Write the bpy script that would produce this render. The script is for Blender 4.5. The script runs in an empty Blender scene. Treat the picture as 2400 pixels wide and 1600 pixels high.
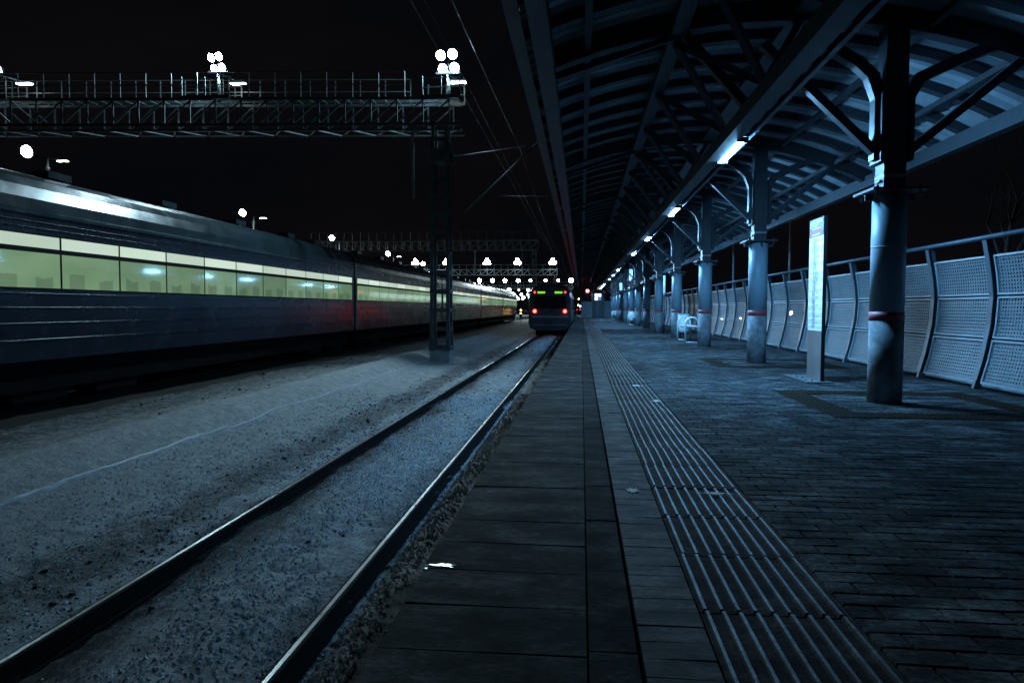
import bpy, bmesh, math, random
from mathutils import Vector, Matrix, noise
random.seed(7)
PI = math.pi
SC = bpy.context.scene
C = SC.collection

# ------------------------------------------------------------------ mesh builder
class MB:
    def __init__(s):
        s.v = []; s.f = []; s.mi = []; s.uv = {}; s.sm = []
    def face(s, pts, mi=0, smooth=False, uv=None):
        b = len(s.v); s.v += [tuple(p) for p in pts]
        if uv: s.uv[len(s.f)] = uv
        s.f.append(tuple(range(b, b + len(pts)))); s.mi.append(mi); s.sm.append(smooth)
    def hull8(s, p, mi=0):
        b = len(s.v); s.v += [tuple(q) for q in p]
        for q in ((0,3,2,1),(4,5,6,7),(0,1,5,4),(1,2,6,5),(2,3,7,6),(3,0,4,7)):
            s.f.append(tuple(b+i for i in q)); s.mi.append(mi); s.sm.append(False)
    def box(s, x0, x1, y0, y1, z0, z1, mi=0, j=0):
        P = [(x0,y0,z0),(x1,y0,z0),(x1,y1,z0),(x0,y1,z0),(x0,y0,z1),(x1,y0,z1),(x1,y1,z1),(x0,y1,z1)]
        s.hull8(P, mi)
    def bar(s, a, b, w, h=None, up=(0,0,1), mi=0):
        a = Vector(a); b = Vector(b); h = w if h is None else h
        d = (b-a).normalized(); up = Vector(up)
        if abs(d.dot(up)) > .97: up = Vector((0,1,0)) if abs(d.y) < .9 else Vector((1,0,0))
        r = d.cross(up).normalized(); u = r.cross(d).normalized()
        P = []
        for c in (a, b):
            for i, k in ((-1,-1),(1,-1),(1,1),(-1,1)):
                P.append(c + r*(i*w/2) + u*(k*h/2))
        s.hull8(P, mi)
    def path(s, pts, w, h, up=(0,1,0), mi=0):
        """rectangular section swept along a polyline with mitred joints"""
        pts = [Vector(p) for p in pts]; n = len(pts); up = Vector(up); b = len(s.v)
        for i, p in enumerate(pts):
            d = Vector((0,0,0))
            if i > 0: d += (p-pts[i-1]).normalized()
            if i < n-1: d += (pts[i+1]-p).normalized()
            d.normalize(); r = d.cross(up).normalized()
            k = 1
            if 0 < i < n-1:
                c = d.dot((pts[i+1]-p).normalized()); k = 1/max(.5, c)
            for sx, su in ((-1,-1),(1,-1),(1,1),(-1,1)):
                s.v.append(tuple(p + r*(sx*w/2*k) + up*(su*h/2)))
        for i in range(n-1):
            o = b+4*i
            for k in range(4):
                s.f.append((o+k, o+(k+1)%4, o+4+(k+1)%4, o+4+k)); s.mi.append(mi); s.sm.append(False)
        s.f.append((b+3,b+2,b+1,b)); s.mi.append(mi); s.sm.append(False)
        o = b+4*(n-1); s.f.append((o,o+1,o+2,o+3)); s.mi.append(mi); s.sm.append(False)
    def tube(s, pts, r, n=10, mi=0, cap=True):
        pts = [Vector(p) for p in pts]; b = len(s.v); m = len(pts)
        ref = None
        rs = r if isinstance(r, (list,tuple)) else [r]*m
        for i, p in enumerate(pts):
            d = Vector((0,0,0))
            if i > 0: d += (p-pts[i-1]).normalized()
            if i < m-1: d += (pts[i+1]-p).normalized()
            d.normalize()
            if ref is None:
                ref = Vector((0,0,1)) if abs(d.z) < .9 else Vector((1,0,0))
            a = d.cross(ref).normalized(); c = a.cross(d).normalized(); ref = c
            for k in range(n):
                t = 2*PI*k/n
                s.v.append(tuple(p + a*(rs[i]*math.cos(t)) + c*(rs[i]*math.sin(t))))
        for i in range(m-1):
            for k in range(n):
                s.f.append((b+i*n+k, b+i*n+(k+1)%n, b+(i+1)*n+(k+1)%n, b+(i+1)*n+k)); s.mi.append(mi); s.sm.append(True)
        if cap:
            s.f.append(tuple(b+k for k in range(n))[::-1]); s.mi.append(mi); s.sm.append(False)
            s.f.append(tuple(b+(m-1)*n+k for k in range(n))); s.mi.append(mi); s.sm.append(False)
    def cyl(s, x, y, z0, z1, r, n=32, mi=0, r1=None):
        s.tube([(x,y,z0),(x,y,z1)], [r, r if r1 is None else r1], n, mi)
    def disc_y(s, x, y, z, r, ly=.06, n=16, mi=0, front=None):
        """short cylinder whose axis runs along y; the face towards -y may take another material"""
        b = len(s.v)
        for yy in (y, y+ly):
            for k in range(n):
                t = 2*PI*k/n; s.v.append((x+r*math.cos(t), yy, z+r*math.sin(t)))
        for k in range(n):
            s.f.append((b+k, b+(k+1)%n, b+n+(k+1)%n, b+n+k)); s.mi.append(mi); s.sm.append(False)
        s.f.append(tuple(b+k for k in range(n))); s.mi.append(mi if front is None else front); s.sm.append(False)
        s.f.append(tuple(b+n+k for k in range(n))[::-1]); s.mi.append(mi); s.sm.append(False)
    def build(s, name, mats, parent=None, loc=(0,0,0), bevel=0):
        me = bpy.data.meshes.new(name)
        me.from_pydata(s.v, [], s.f)
        if not isinstance(mats, (list,tuple)): mats = [mats]
        for m in mats: me.materials.append(m)
        me.polygons.foreach_set('material_index', s.mi)
        me.polygons.foreach_set('use_smooth', s.sm)
        if s.uv:
            ul = me.uv_layers.new(name='UVMap')
            for fi, uv in s.uv.items():
                p = me.polygons[fi]
                for k, li in enumerate(p.loop_indices): ul.data[li].uv = uv[k]
        me.update()
        o = bpy.data.objects.new(name, me); C.objects.link(o); o.location = loc
        if parent: o.parent = parent
        if bevel:
            md = o.modifiers.new('bevel', 'BEVEL'); md.width = bevel; md.segments = 2; md.limit_method = 'ANGLE'
        return o

def tag(o, label, cat, group=None, kind=None):
    if label: o['label'] = label
    if cat: o['category'] = cat
    if group: o['group'] = group
    if kind: o['kind'] = kind
    return o
def thing(name, label, cat, loc=(0,0,0), rz=0, group=None):
    o = bpy.data.objects.new(name, None); C.objects.link(o); o.empty_display_size = .2
    o.location = loc; o.rotation_euler = (0,0,rz)
    return tag(o, label, cat, group)
def struct(o):
    o['kind'] = 'structure'; return o
def dup(root, loc, label=None, rz=None):
    def cp(o, parent):
        c = o.copy(); C.objects.link(c); c.parent = parent
        for ch in o.children: cp(ch, c)
        return c
    c = cp(root, None); c.location = loc
    if rz is not None: c.rotation_euler = (0,0,rz)
    if label: c['label'] = label
    return c
ORD = ['nearest','second','third','fourth','fifth','sixth','seventh','eighth','ninth','tenth','eleventh','twelfth','thirteenth','fourteenth']

# ------------------------------------------------------------------ materials
def nodes(name):
    m = bpy.data.materials.new(name); m.use_nodes = True
    nt = m.node_tree; nt.nodes.clear()
    out = nt.nodes.new('ShaderNodeOutputMaterial')
    return m, nt, out
def L(nt, a, b): nt.links.new(a, b)
def bsdf(nt, out, col=(.5,.5,.5), rough=.5, metal=0, spec=.5):
    b = nt.nodes.new('ShaderNodeBsdfPrincipled')
    b.inputs['Base Color'].default_value = (*col, 1); b.inputs['Roughness'].default_value = rough
    b.inputs['Metallic'].default_value = metal; b.inputs['Specular IOR Level'].default_value = spec
    if out: L(nt, b.outputs[0], out.inputs[0])
    return b
def pos(nt, scale=(1,1,1)):
    g = nt.nodes.new('ShaderNodeNewGeometry')
    if scale == (1,1,1): return g.outputs['Position']
    m = nt.nodes.new('ShaderNodeVectorMath'); m.operation = 'MULTIPLY'; m.inputs[1].default_value = scale
    L(nt, g.outputs['Position'], m.inputs[0]); return m.outputs[0]
def tnoise(nt, vec, scale, detail=5, rough=.6):
    n = nt.nodes.new('ShaderNodeTexNoise'); n.inputs['Scale'].default_value = scale
    n.inputs['Detail'].default_value = detail; n.inputs['Roughness'].default_value = rough
    L(nt, vec, n.inputs['Vector']); return n.outputs[0]
def ramp(nt, fac, stops):
    r = nt.nodes.new('ShaderNodeValToRGB'); e = r.color_ramp.elements
    e[0].position = stops[0][0]; e[0].color = (*stops[0][1], 1)
    e[1].position = stops[-1][0]; e[1].color = (*stops[-1][1], 1)
    for p, c in stops[1:-1]:
        k = e.new(p); k.color = (*c, 1)
    L(nt, fac, r.inputs[0]); return r.outputs[0]
def mixc(nt, fac, a, b, mode='MIX'):
    m = nt.nodes.new('ShaderNodeMix'); m.data_type = 'RGBA'; m.blend_type = mode
    if isinstance(fac, (int,float)): m.inputs[0].default_value = fac
    else: L(nt, fac, m.inputs[0])
    for i, x in ((6,a),(7,b)):
        if isinstance(x, tuple): m.inputs[i].default_value = (*x, 1)
        else: L(nt, x, m.inputs[i])
    return m.outputs[2]
def mth(nt, op, a, b=None, c=None):
    m = nt.nodes.new('ShaderNodeMath'); m.operation = op
    for i, x in enumerate((a, b, c)):
        if x is None: continue
        if isinstance(x, (int,float)): m.inputs[i].default_value = x
        else: L(nt, x, m.inputs[i])
    return m.outputs[0]
def sep(nt, vec):
    s = nt.nodes.new('ShaderNodeSeparateXYZ'); L(nt, vec, s.inputs[0]); return s.outputs
def bump(nt, b, height, strength=.5, dist=.02):
    n = nt.nodes.new('ShaderNodeBump'); n.inputs['Strength'].default_value = strength
    n.inputs['Distance'].default_value = dist
    L(nt, height, n.inputs['Height']); L(nt, n.outputs[0], b.inputs['Normal'])

def paint(name, col, rough=.45, metal=0, var=.25, scale=4, bmp=.05, spec=.5, streak=1):
    m, nt, out = nodes(name); b = bsdf(nt, out, col, rough, metal, spec)
    n = tnoise(nt, pos(nt, (1,1,streak)), scale, 6, .65)
    lo = tuple(c*(1-var) for c in col); hi = tuple(min(1,c*(1+var)) for c in col)
    L(nt, ramp(nt, n, [(.3,lo),(.7,hi)]), b.inputs['Base Color'])
    r = nt.nodes.new('ShaderNodeMapRange'); r.inputs[3].default_value = max(.05,rough-.12); r.inputs[4].default_value = min(1,rough+.14)
    L(nt, tnoise(nt, pos(nt), scale*2.3, 4), r.inputs[0]); L(nt, r.outputs[0], b.inputs['Roughness'])
    if bmp: bump(nt, b, tnoise(nt, pos(nt), scale*14, 3), bmp, .01)
    return m
def emit(name, col, strength, sample=False):
    m, nt, out = nodes(name); m.cycles.emission_sampling = 'FRONT_BACK' if sample else 'NONE'; e = nt.nodes.new('ShaderNodeEmission')
    e.inputs[0].default_value = (*col,1); e.inputs[1].default_value = strength
    L(nt, e.outputs[0], out.inputs[0]); return m

M = {}
M['steel'] = paint('canopy_steel', (.038,.052,.062), .42, .0, .2, 3)
M['rib'] = paint('rib_steel', (.022,.028,.034), .5, 0, .2, 3)  # darker than the canopy steel: shade on ribs and webs put into the colour
M['beam'] = paint('beam_paint', (.05,.055,.055), .5, 0, .2, 3)
M['tube'] = paint('column_paint', (.24,.36,.44), .42, 0, .2, 2.2, .04, .3, streak=.3)
M['cbase'] = paint('column_base_paint', (.19,.225,.245), .7, 0, .5, 9, .25, .2)
M['redband'] = paint('column_red_band', (.36,.07,.09), .5, 0, .2, 8)
M['galv'] = paint('roof_sheet', (.27,.33,.36), .42, .05, .2, 3, .06)
M['fencepost'] = paint('fence_post', (.05,.08,.10), .4, 0, .2, 4)
M['whitetube'] = paint('bench_paint', (.62,.7,.74), .35, 0, .1, 6)
M['plinth'] = paint('pylon_plinth', (.10,.115,.125), .45, 0, .3, 3)
M['darkmetal'] = paint('dark_metal', (.035,.04,.045), .5, .2, .3, 6)
M['portal'] = paint('portal_steel', (.5,.55,.56), .5, 0, .2, 5)  # paler than the near gantry: floodlight on the portals put into the colour
M['mast'] = paint('mast_steel', (.06,.07,.07), .55, .3, .35, 5)
M['gantry'] = paint('gantry_steel', (.055,.07,.075), .5, .3, .3, 5)
M['concrete'] = paint('concrete', (.27,.28,.28), .8, 0, .35, 6, .3)
M['rail'] = paint('rail_steel', (.2,.2,.195), .3, 1, .12, 1.5, 0)
M['railweb'] = paint('rail_web', (.010,.008,.007), .85, 0, .4, 8, .2, .08)
M['wood'] = paint('sleeper', (.05,.045,.04), .85, 0, .4, 5, .3)
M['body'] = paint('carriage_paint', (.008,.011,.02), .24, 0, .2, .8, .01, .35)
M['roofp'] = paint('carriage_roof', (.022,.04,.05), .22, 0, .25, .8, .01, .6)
M['skirt'] = paint('underframe', (.004,.004,.0045), .85, 0, .4, 4, .05, .05)
M['red_train'] = paint('motor_train_paint', (.05,.055,.075), .3, 0, .2, 1)
M['glassdark'] = paint('dark_glass', (.012,.015,.02), .08, 0, .1, 2, 0)
M['rubber'] = paint('black_rubber', (.007,.007,.007), .75, 0, .1, 5, .05, .1)
M['bark'] = paint('bark', (.035,.028,.024), .9, 0, .3, 20)
M['wire'] = paint('wire', (.2,.2,.2), .4, .8, .1, 5, 0)

# lamps
M['lamp_cool'] = emit('platform_lamp', (.20,.55,1.0), 760, True)
M['flood'] = emit('flood_lens', (.54,.84,1.0), 1350, True)
M['flood_far'] = emit('flood_lens_far', (.7,.92,1.0), 500, True)
M['flood_yard'] = emit('yard_lens', (.92,1.0,.86), 450, True)
M['lamp_small'] = emit('walkway_lamp', (.9,1.0,.95), 30, True)
M['red_lamp'] = emit('tail_lamp', (1.0,.03,.03), 7)
M['red_low'] = emit('tail_lamp_low', (1.0,.03,.02), 24, True)
M['red_sig'] = emit('signal_red', (1.0,.06,.07), 30, True)
M['amber'] = emit('amber_lamp', (1.0,.5,.15), 14)
M['warm'] = emit('warm_lamp', (1.0,.72,.42), 30)
M['white_small'] = emit('white_lamp', (.8,.92,1.0), 10)
M['booth_pane'] = emit('booth_pane', (.62,.8,1.0), 2.2, True)
M['booth_pane_dim'] = emit('booth_pane_dim', (.2,.45,1.0), .5)
M['off_lens'] = paint('unlit_lens', (.55,.6,.62), .3, 0, .05, 4, 0)

def window_mat(name, cols, strength, seats=False):
    m, nt, out = nodes(name); m.cycles.emission_sampling = 'NONE'
    b = bsdf(nt, None, (.01,.012,.012), .07)
    e = nt.nodes.new('ShaderNodeEmission')
    oi = nt.nodes.new('ShaderNodeObjectInfo')
    v = pos(nt, (1, .55, 1.6))
    n = tnoise(nt, v, 1.3, 3, .5)
    c = ramp(nt, n, [(.25, cols[0]), (.55, cols[1]), (.8, cols[2])])
    if seats:
        g = sep(nt, pos(nt)); wv = tnoise(nt, pos(nt,(0,1.1,0)), 1.0, 2)
        sx = mth(nt, 'LESS_THAN', mth(nt, 'FRACT', mth(nt, 'DIVIDE', g[1], .93)), .5)
        sz_ = mth(nt, 'LESS_THAN', g[2], mth(nt, 'ADD', mth(nt, 'MULTIPLY', wv, .5), 1.36))
        c = mixc(nt, mth(nt, 'MULTIPLY', mth(nt, 'MULTIPLY', sx, sz_), .42), c, (.16,.24,.16))
    L(nt, c, e.inputs[0])
    r = nt.nodes.new('ShaderNodeMapRange'); r.inputs[3].default_value = strength*.74; r.inputs[4].default_value = strength*1.12
    L(nt, oi.outputs['Random'], r.inputs[0]); L(nt, r.outputs[0], e.inputs[1])
    a = nt.nodes.new('ShaderNodeAddShader'); L(nt, b.outputs[0], a.inputs[0]); L(nt, e.outputs[0], a.inputs[1])
    L(nt, a.outputs[0], out.inputs[0]); return m
M['pane_top'] = window_mat('hopper_glass_lit', [(.70,.92,.72),(.77,.95,.80),(.77,.95,.92)], .78)
M['pane_main'] = window_mat('saloon_glass_lit', [(.38,.68,.38),(.47,.80,.46),(.54,.88,.52)], .32, True)

def led_mat(name, col, s):
    m, nt, out = nodes(name); m.cycles.emission_sampling = 'NONE'
    g = sep(nt, pos(nt))
    fx = mth(nt, 'ABSOLUTE', mth(nt, 'SUBTRACT', mth(nt, 'FRACT', mth(nt, 'MULTIPLY', g[0], 22.)), .5))
    fz = mth(nt, 'ABSOLUTE', mth(nt, 'SUBTRACT', mth(nt, 'FRACT', mth(nt, 'MULTIPLY', g[2], 22.)), .5))
    d = mth(nt, 'LESS_THAN', mth(nt, 'MAXIMUM', fx, fz), .38)
    e = nt.nodes.new('ShaderNodeEmission'); e.inputs[0].default_value = (*col,1)
    L(nt, mth(nt, 'MULTIPLY', d, s), e.inputs[1]); L(nt, e.outputs[0], out.inputs[0]); return m
M['led'] = led_mat('led_matrix_green', (.25,.8,.03), 1.6)

# perforated sheet: square punched holes cut through by transparency
def perforated():
    m, nt, out = nodes('perforated_sheet')
    uv = nt.nodes.new('ShaderNodeUVMap'); uv.uv_map = 'UVMap'
    s = sep(nt, uv.outputs[0])
    fu = mth(nt, 'ABSOLUTE', mth(nt, 'SUBTRACT', mth(nt, 'FRACT', mth(nt, 'DIVIDE', s[0], .056)), .5))
    fv = mth(nt, 'ABSOLUTE', mth(nt, 'SUBTRACT', mth(nt, 'FRACT', mth(nt, 'DIVIDE', s[1], .043)), .5))
    hole = mth(nt, 'MULTIPLY', mth(nt, 'LESS_THAN', fu, .21), mth(nt, 'LESS_THAN', fv, .27))
    b = bsdf(nt, None, (.30,.34,.37), .5, .0, .25)
    n = tnoise(nt, pos(nt), 2.2, 6, .7)
    L(nt, ramp(nt, n, [(.3,(.10,.125,.14)),(.7,(.165,.195,.21))]), b.inputs['Base Color'])
    t = nt.nodes.new('ShaderNodeBsdfTransparent')
    mx = nt.nodes.new('ShaderNodeMixShader'); L(nt, hole, mx.inputs[0]); L(nt, b.outputs[0], mx.inputs[1]); L(nt, t.outputs[0], mx.inputs[2])
    L(nt, mx.outputs[0], out.inputs[0]); return m
M['perf'] = perforated()

def pavers(name, bw, rh, c1, c2, mortar, ms=.006, rough=.5, wear=.5, off=.5):
    m, nt, out = nodes(name); b = bsdf(nt, out, c1, rough, 0, .03)
    b.inputs['Sheen Weight'].default_value = .0; b.inputs['Sheen Roughness'].default_value = .25; b.inputs['Sheen Tint'].default_value = (.6,.85,1,1)
    br = nt.nodes.new('ShaderNodeTexBrick'); br.offset = off
    br.inputs['Scale'].default_value = 1; br.inputs['Mortar Size'].default_value = ms
    br.inputs['Mortar Smooth'].default_value = .25; br.inputs['Bias'].default_value = -.1
    br.inputs['Brick Width'].default_value = bw; br.inputs['Row Height'].default_value = rh
    br.inputs['Color1'].default_value = (*c1,1); br.inputs['Color2'].default_value = (*c2,1); br.inputs['Mortar'].default_value = (*mortar,1)
    p = pos(nt); wob = nt.nodes.new('ShaderNodeVectorMath'); wob.operation = 'MULTIPLY_ADD'
    nn = nt.nodes.new('ShaderNodeTexNoise'); nn.inputs['Scale'].default_value = 3; L(nt, p, nn.inputs['Vector'])
    L(nt, nn.outputs['Color'], wob.inputs[0]); wob.inputs[1].default_value = (.012,.012,0); L(nt, p, wob.inputs[2])
    L(nt, wob.outputs[0], br.inputs['Vector'])
    big = tnoise(nt, p, .9, 6, .65); fine = tnoise(nt, p, 60, 4, .7)
    c = mixc(nt, wear, br.outputs[0], ramp(nt, big, [(.3,(.45,.45,.45)),(.7,(1.25,1.25,1.25))]), 'MULTIPLY')
    c = mixc(nt, .5, c, ramp(nt, fine, [(.3,(.6,.6,.6)),(.7,(1.2,1.2,1.2))]), 'MULTIPLY')
    L(nt, c, b.inputs['Base Color'])
    r = nt.nodes.new('ShaderNodeMapRange'); r.inputs[3].default_value = rough-.1; r.inputs[4].default_value = rough+.1
    L(nt, big, r.inputs[0]); L(nt, r.outputs[0], b.inputs['Roughness'])
    h = mth(nt, 'ADD', mth(nt, 'MULTIPLY', br.outputs['Fac'], -1.), mth(nt, 'MULTIPLY', fine, .25))
    bump(nt, b, h, .55, .005); return m
M['pavers'] = pavers('platform_pavers', .2, .1, (.030,.0335,.035), (.052,.057,.059), (.006,.0062,.0065), .0085, .75)
M['ochre'] = pavers('ochre_tactile', .3, .3, (.022,.016,.010), (.027,.020,.013), (.006,.005,.004), .008, .6, .7, 0)

def slab(name, col, rough, sp=.12):
    m, nt, out = nodes(name); b = bsdf(nt, out, col, rough, 0, sp)
    p = pos(nt); big = tnoise(nt, pos(nt,(1.6,3.2,1)), 1.7, 7, .7); fine = tnoise(nt, pos(nt,(1,2.2,1)), 26, 6, .75)
    oi = nt.nodes.new('ShaderNodeNewGeometry')
    rnd = mth(nt, 'ADD', mth(nt, 'MULTIPLY', oi.outputs['Random Per Island'], .5), .72)
    c = mixc(nt, 1., ramp(nt, big, [(.36,tuple(x*.3 for x in col)),(.5,col),(.64,tuple(x*2.6 for x in col))]), ramp(nt, fine, [(.36,(.3,.3,.3)),(.64,(1.8,1.8,1.8))]), 'MULTIPLY')
    cc = nt.nodes.new('ShaderNodeVectorMath'); cc.operation = 'SCALE'; L(nt, c, cc.inputs[0]); L(nt, rnd, cc.inputs['Scale'])
    L(nt, cc.outputs[0], b.inputs['Base Color'])
    r = nt.nodes.new('ShaderNodeMapRange'); r.inputs[3].default_value = rough+.22; r.inputs[4].default_value = rough-.16
    L(nt, big, r.inputs[0]); L(nt, r.outputs[0], b.inputs['Roughness'])
    bump(nt, b, fine, .5, .004); return m
M['slab'] = slab('edge_slab', (.021,.022,.022), .8, .03)
M['paver'] = slab('loose_paver', (.037,.041,.043), .8, .03)
M['slab2'] = slab('second_slab', (.015,.0155,.016), .8, .02)
M['setts'] = slab('sett_strip', (.028,.028,.027), .7, .08)
M['tact'] = slab('tactile_rib', (.026,.029,.031), .5, .25)
M['tactbase'] = slab('tactile_base', (.011,.010,.009), .8, .05)
M['joint'] = paint('joint_dirt', (.006,.0055,.005), .9, 0, .3, 8)

def snow_ground():
    m, nt, out = nodes('snowy_ground'); b = bsdf(nt, out, (.4,.42,.44), .75, 0, .25)
    p = pos(nt); s = sep(nt, p); x = s[0]
    nb = tnoise(nt, pos(nt,(1,.45,1)), 1.1, 6, .68); nf = tnoise(nt, pos(nt,(1,.7,1)), 22, 8, .82); nm = tnoise(nt, p, 4.5, 6, .72)
    xw = mth(nt, 'ADD', x, mth(nt, 'MULTIPLY', mth(nt, 'SUBTRACT', nb, .5), 1.1))
    # how much bare dirt shows, by lane; under the far train it also paints in shade
    d = nt.nodes.new('ShaderNodeFloatCurve'); cv = d.mapping.curves[0]
    pts = [(-14,1.),(-11,1.),(-10.35,.95),(-10.0,.62),(-9,.55),(-8,.52),(-7.5,.5),(-7.2,.12),(-6.2,.05),(-6.05,.20),(-5.6,.22),(-5.0,.30),(-4.6,.42),(-4.15,.60),(-3.8,.50),(-3.55,.28),(-3.36,.75),(-3.0,.60),(-2.6,.42),(-2.1,.42),(-1.8,.6),(-1.6,.6),(-1.48,.25),(-1.3,.7),(-1.1,.93),(-.6,.9)]
    mp = lambda a: (a+14)/14.
    cv.points[0].location = (0, pts[0][1]); cv.points[1].location = (1, .8)
    for a, v in pts[1:]: cv.points.new(mp(a), v)
    d.mapping.update()
    L(nt, mth(nt, 'DIVIDE', mth(nt, 'ADD', xw, 14.), 14.), d.inputs['Value'])
    mixn = mth(nt, 'ADD', mth(nt, 'MULTIPLY', nf, .62), mth(nt, 'MULTIPLY', nm, .38))
    # threshold noise against dirt amount
    t = mth(nt, 'SUBTRACT', mth(nt, 'ADD', mth(nt, 'MULTIPLY', d.outputs[0], .62), .18), mixn)
    fac = nt.nodes.new('ShaderNodeMapRange'); fac.inputs[1].default_value = -.10; fac.inputs[2].default_value = .12
    L(nt, t, fac.inputs[0])
    snow = ramp(nt, nm, [(.25,(.20,.215,.22)),(.55,(.40,.43,.45)),(.8,(.58,.62,.64))])
    snow = mixc(nt, .75, snow, ramp(nt, tnoise(nt, pos(nt,(1,.55,1)), 38, 6, .8), [(.34,(.35,.34,.33)),(.56,(1.15,1.15,1.15))]), 'MULTIPLY')
    dirt = ramp(nt, nf, [(.3,(.022,.019,.016)),(.6,(.055,.05,.043)),(.8,(.10,.092,.08))])
    c = mixc(nt, fac.outputs[0], snow, dirt)
    L(nt, c, b.inputs['Base Color'])
    bump(nt, b, mth(nt, 'ADD', mth(nt,'MULTIPLY',nf,.9), mth(nt,'MULTIPLY',nm,1.3)), 1., .07); return m
M['ground'] = snow_ground()
M['snow'] = paint('snow_patch', (.75,.8,.84), .6, 0, .1, 20, .4)
M['ice'] = paint('ice_crust', (.42,.45,.47), .5, 0, .2, 8, .2)
M['crumb'] = paint('snow_crumb', (.5,.54,.57), .8, 0, .3, 30, 0, .1)
M['grit'] = paint('grit', (.09,.085,.08), .85, 0, .5, 25, 0, .1)
M['glaze'] = paint('glaze_ice', (.25,.28,.3), .2, 0, .1, 20, 0)
M['stone'] = paint('ballast_stone', (.05,.045,.04), .85, 0, .4, 20, .3)

# ------------------------------------------------------------------ camera and world
cam = bpy.data.cameras.new('camera'); co = bpy.data.objects.new('camera', cam); C.objects.link(co)
cam.sensor_width = 36; cam.lens = 24.75; cam.clip_start = .05; cam.clip_end = 6000
th = math.atan(162/1650); ph = math.atan(78/1650*math.cos(th)); ro = .003
F = Vector((-math.sin(th)*math.cos(ph), math.cos(th)*math.cos(ph), -math.sin(ph)))
R = Vector((math.cos(th), math.sin(th), 0)); U = R.cross(F)
R2 = R*math.cos(ro)+U*math.sin(ro); U2 = U*math.cos(ro)-R*math.sin(ro)
mw = Matrix(((R2.x,U2.x,-F.x,0),(R2.y,U2.y,-F.y,0),(R2.z,U2.z,-F.z,.98),(0,0,0,1)))
co.matrix_world = mw; SC.camera = co

w = bpy.data.worlds.new('World'); SC.world = w; w.use_nodes = True
wt = w.node_tree; wt.nodes.clear()
wo = wt.nodes.new('ShaderNodeOutputWorld'); bg = wt.nodes.new('ShaderNodeBackground')
sky = wt.nodes.new('ShaderNodeTexSky'); sky.sky_type = 'NISHITA'; sky.sun_disc = False
sky.sun_elevation = math.radians(-8); sky.sun_rotation = math.radians(150)
# city glow: night cloud base lit faintly from below
tc = wt.nodes.new('ShaderNodeTexCoord')
nz = wt.nodes.new('ShaderNodeTexNoise'); nz.inputs['Scale'].default_value = 2.6; nz.inputs['Detail'].default_value = 5
mpn = wt.nodes.new('ShaderNodeMapping'); mpn.inputs['Scale'].default_value = (1,1,3)
wt.links.new(tc.outputs['Generated'], mpn.inputs[0]); wt.links.new(mpn.outputs[0], nz.inputs['Vector'])
cr = wt.nodes.new('ShaderNodeValToRGB'); cr.color_ramp.elements[0].position = .3; cr.color_ramp.elements[1].position = .75
cr.color_ramp.elements[0].color = (.0013,.0017,.0026,1); cr.color_ramp.elements[1].color = (.0034,.0031,.0040,1)
wt.links.new(nz.outputs[0], cr.inputs[0])
ad = wt.nodes.new('ShaderNodeMix'); ad.data_type = 'RGBA'; ad.blend_type = 'ADD'; ad.inputs[0].default_value = .05
wt.links.new(cr.outputs[0], ad.inputs[6]); wt.links.new(sky.outputs[0], ad.inputs[7])
wt.links.new(ad.outputs[2], bg.inputs[0]); bg.inputs[1].default_value = 1
wt.links.new(bg.outputs[0], wo.inputs[0])

SC.view_settings.view_transform = 'Standard'; SC.view_settings.look = 'None'
SC.view_settings.exposure = 0; SC.view_settings.gamma = 1
SC.cycles.use_denoising = True
SC.cycles.max_bounces = 6; SC.cycles.diffuse_bounces = 3; SC.cycles.transparent_max_bounces = 12
SC.cycles.sample_clamp_indirect = 4
SC.cycles.use_light_tree = True

# ------------------------------------------------------------------ ground
def zg(x, y):
    P = [(-2000,-1.15),(-30,-1.15),(-14.5,-1.3),(-13.6,-1.22),(-10.9,-1.22),(-10.2,-1.16),(-9,-1.12),(-8,-1.06),(-7.5,-1.02),(-7.2,-.88),(-6.95,-.85),(-6.6,-.93),(-6.15,-1.075),(-6.05,-1.08),(-5.98,-1.12),(-5.6,-1.13),(-4.4,-1.17),(-3.6,-1.17),(-3.42,-1.155),(-3.15,-1.2),(-2.5,-1.13),(-1.9,-1.17),(-1.6,-1.2),(-1.45,-1.16),(-1.25,-1.25),(-.7,-1.35),(.5,-1.3),(2000,-1.3)]
    xx = x
    if -9 < x < -5: xx = x + .10*noise.noise((y*.33, 3.1, 0)) + .05*noise.noise((y*1.1, 7.7, 0))
    for (a,za),(b,zb) in zip(P, P[1:]):
        if a <= xx <= b:
            z = za+(zb-za)*(xx-a)/(b-a); break
    else: z = -1.2
    if -16 < x < 2 and y < 140:
        amp = .026 if -8.5 < x < -4.6 else .042
        if -9.5 < x < -3.6: z += .028*noise.noise((x*1.9+y*.5, y*.62, 7.0)) + .012*noise.noise((x*3.1+y*1.6, y*1.5, 2.0))
        z += amp*noise.noise((x*1.2, y*.55, 1.0))
        z += .5*amp*noise.noise((x*4.2, y*3.0, 4.0))
        if y < 26: z += .45*amp*noise.noise((x*11, y*8, 9.0))
        for fx, fy in ((-5.1,16.2),(-4.8,16.7),(-4.55,15.9),(-5.3,17.1)):
            r2 = ((x-fx)/.13)**2+((y-fy)/.22)**2
            if r2 < 6: z -= .07*math.exp(-r2)
    return z
def span(a, b, st):
    n = max(1, round((b-a)/st)); return [a+(b-a)*i/n for i in range(n)]
xs = [-900,-400,-200,-80,-40] + span(-24,-14.5,1) + span(-14.5,-10.5,.25) + span(-10.5,-8,.11) + span(-8,-.5,.052) + [-.5,.2,3,6,9,14,30,80,250,900]
ys = [-60,-30,-12,-4,0] + span(1.2,9,.045) + span(9,16,.075) + span(16,30,.14) + span(30,60,.4) + span(60,140,1.6) + [140,170,220,300,450,700,1000]
g = MB(); nx = len(xs)
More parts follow.
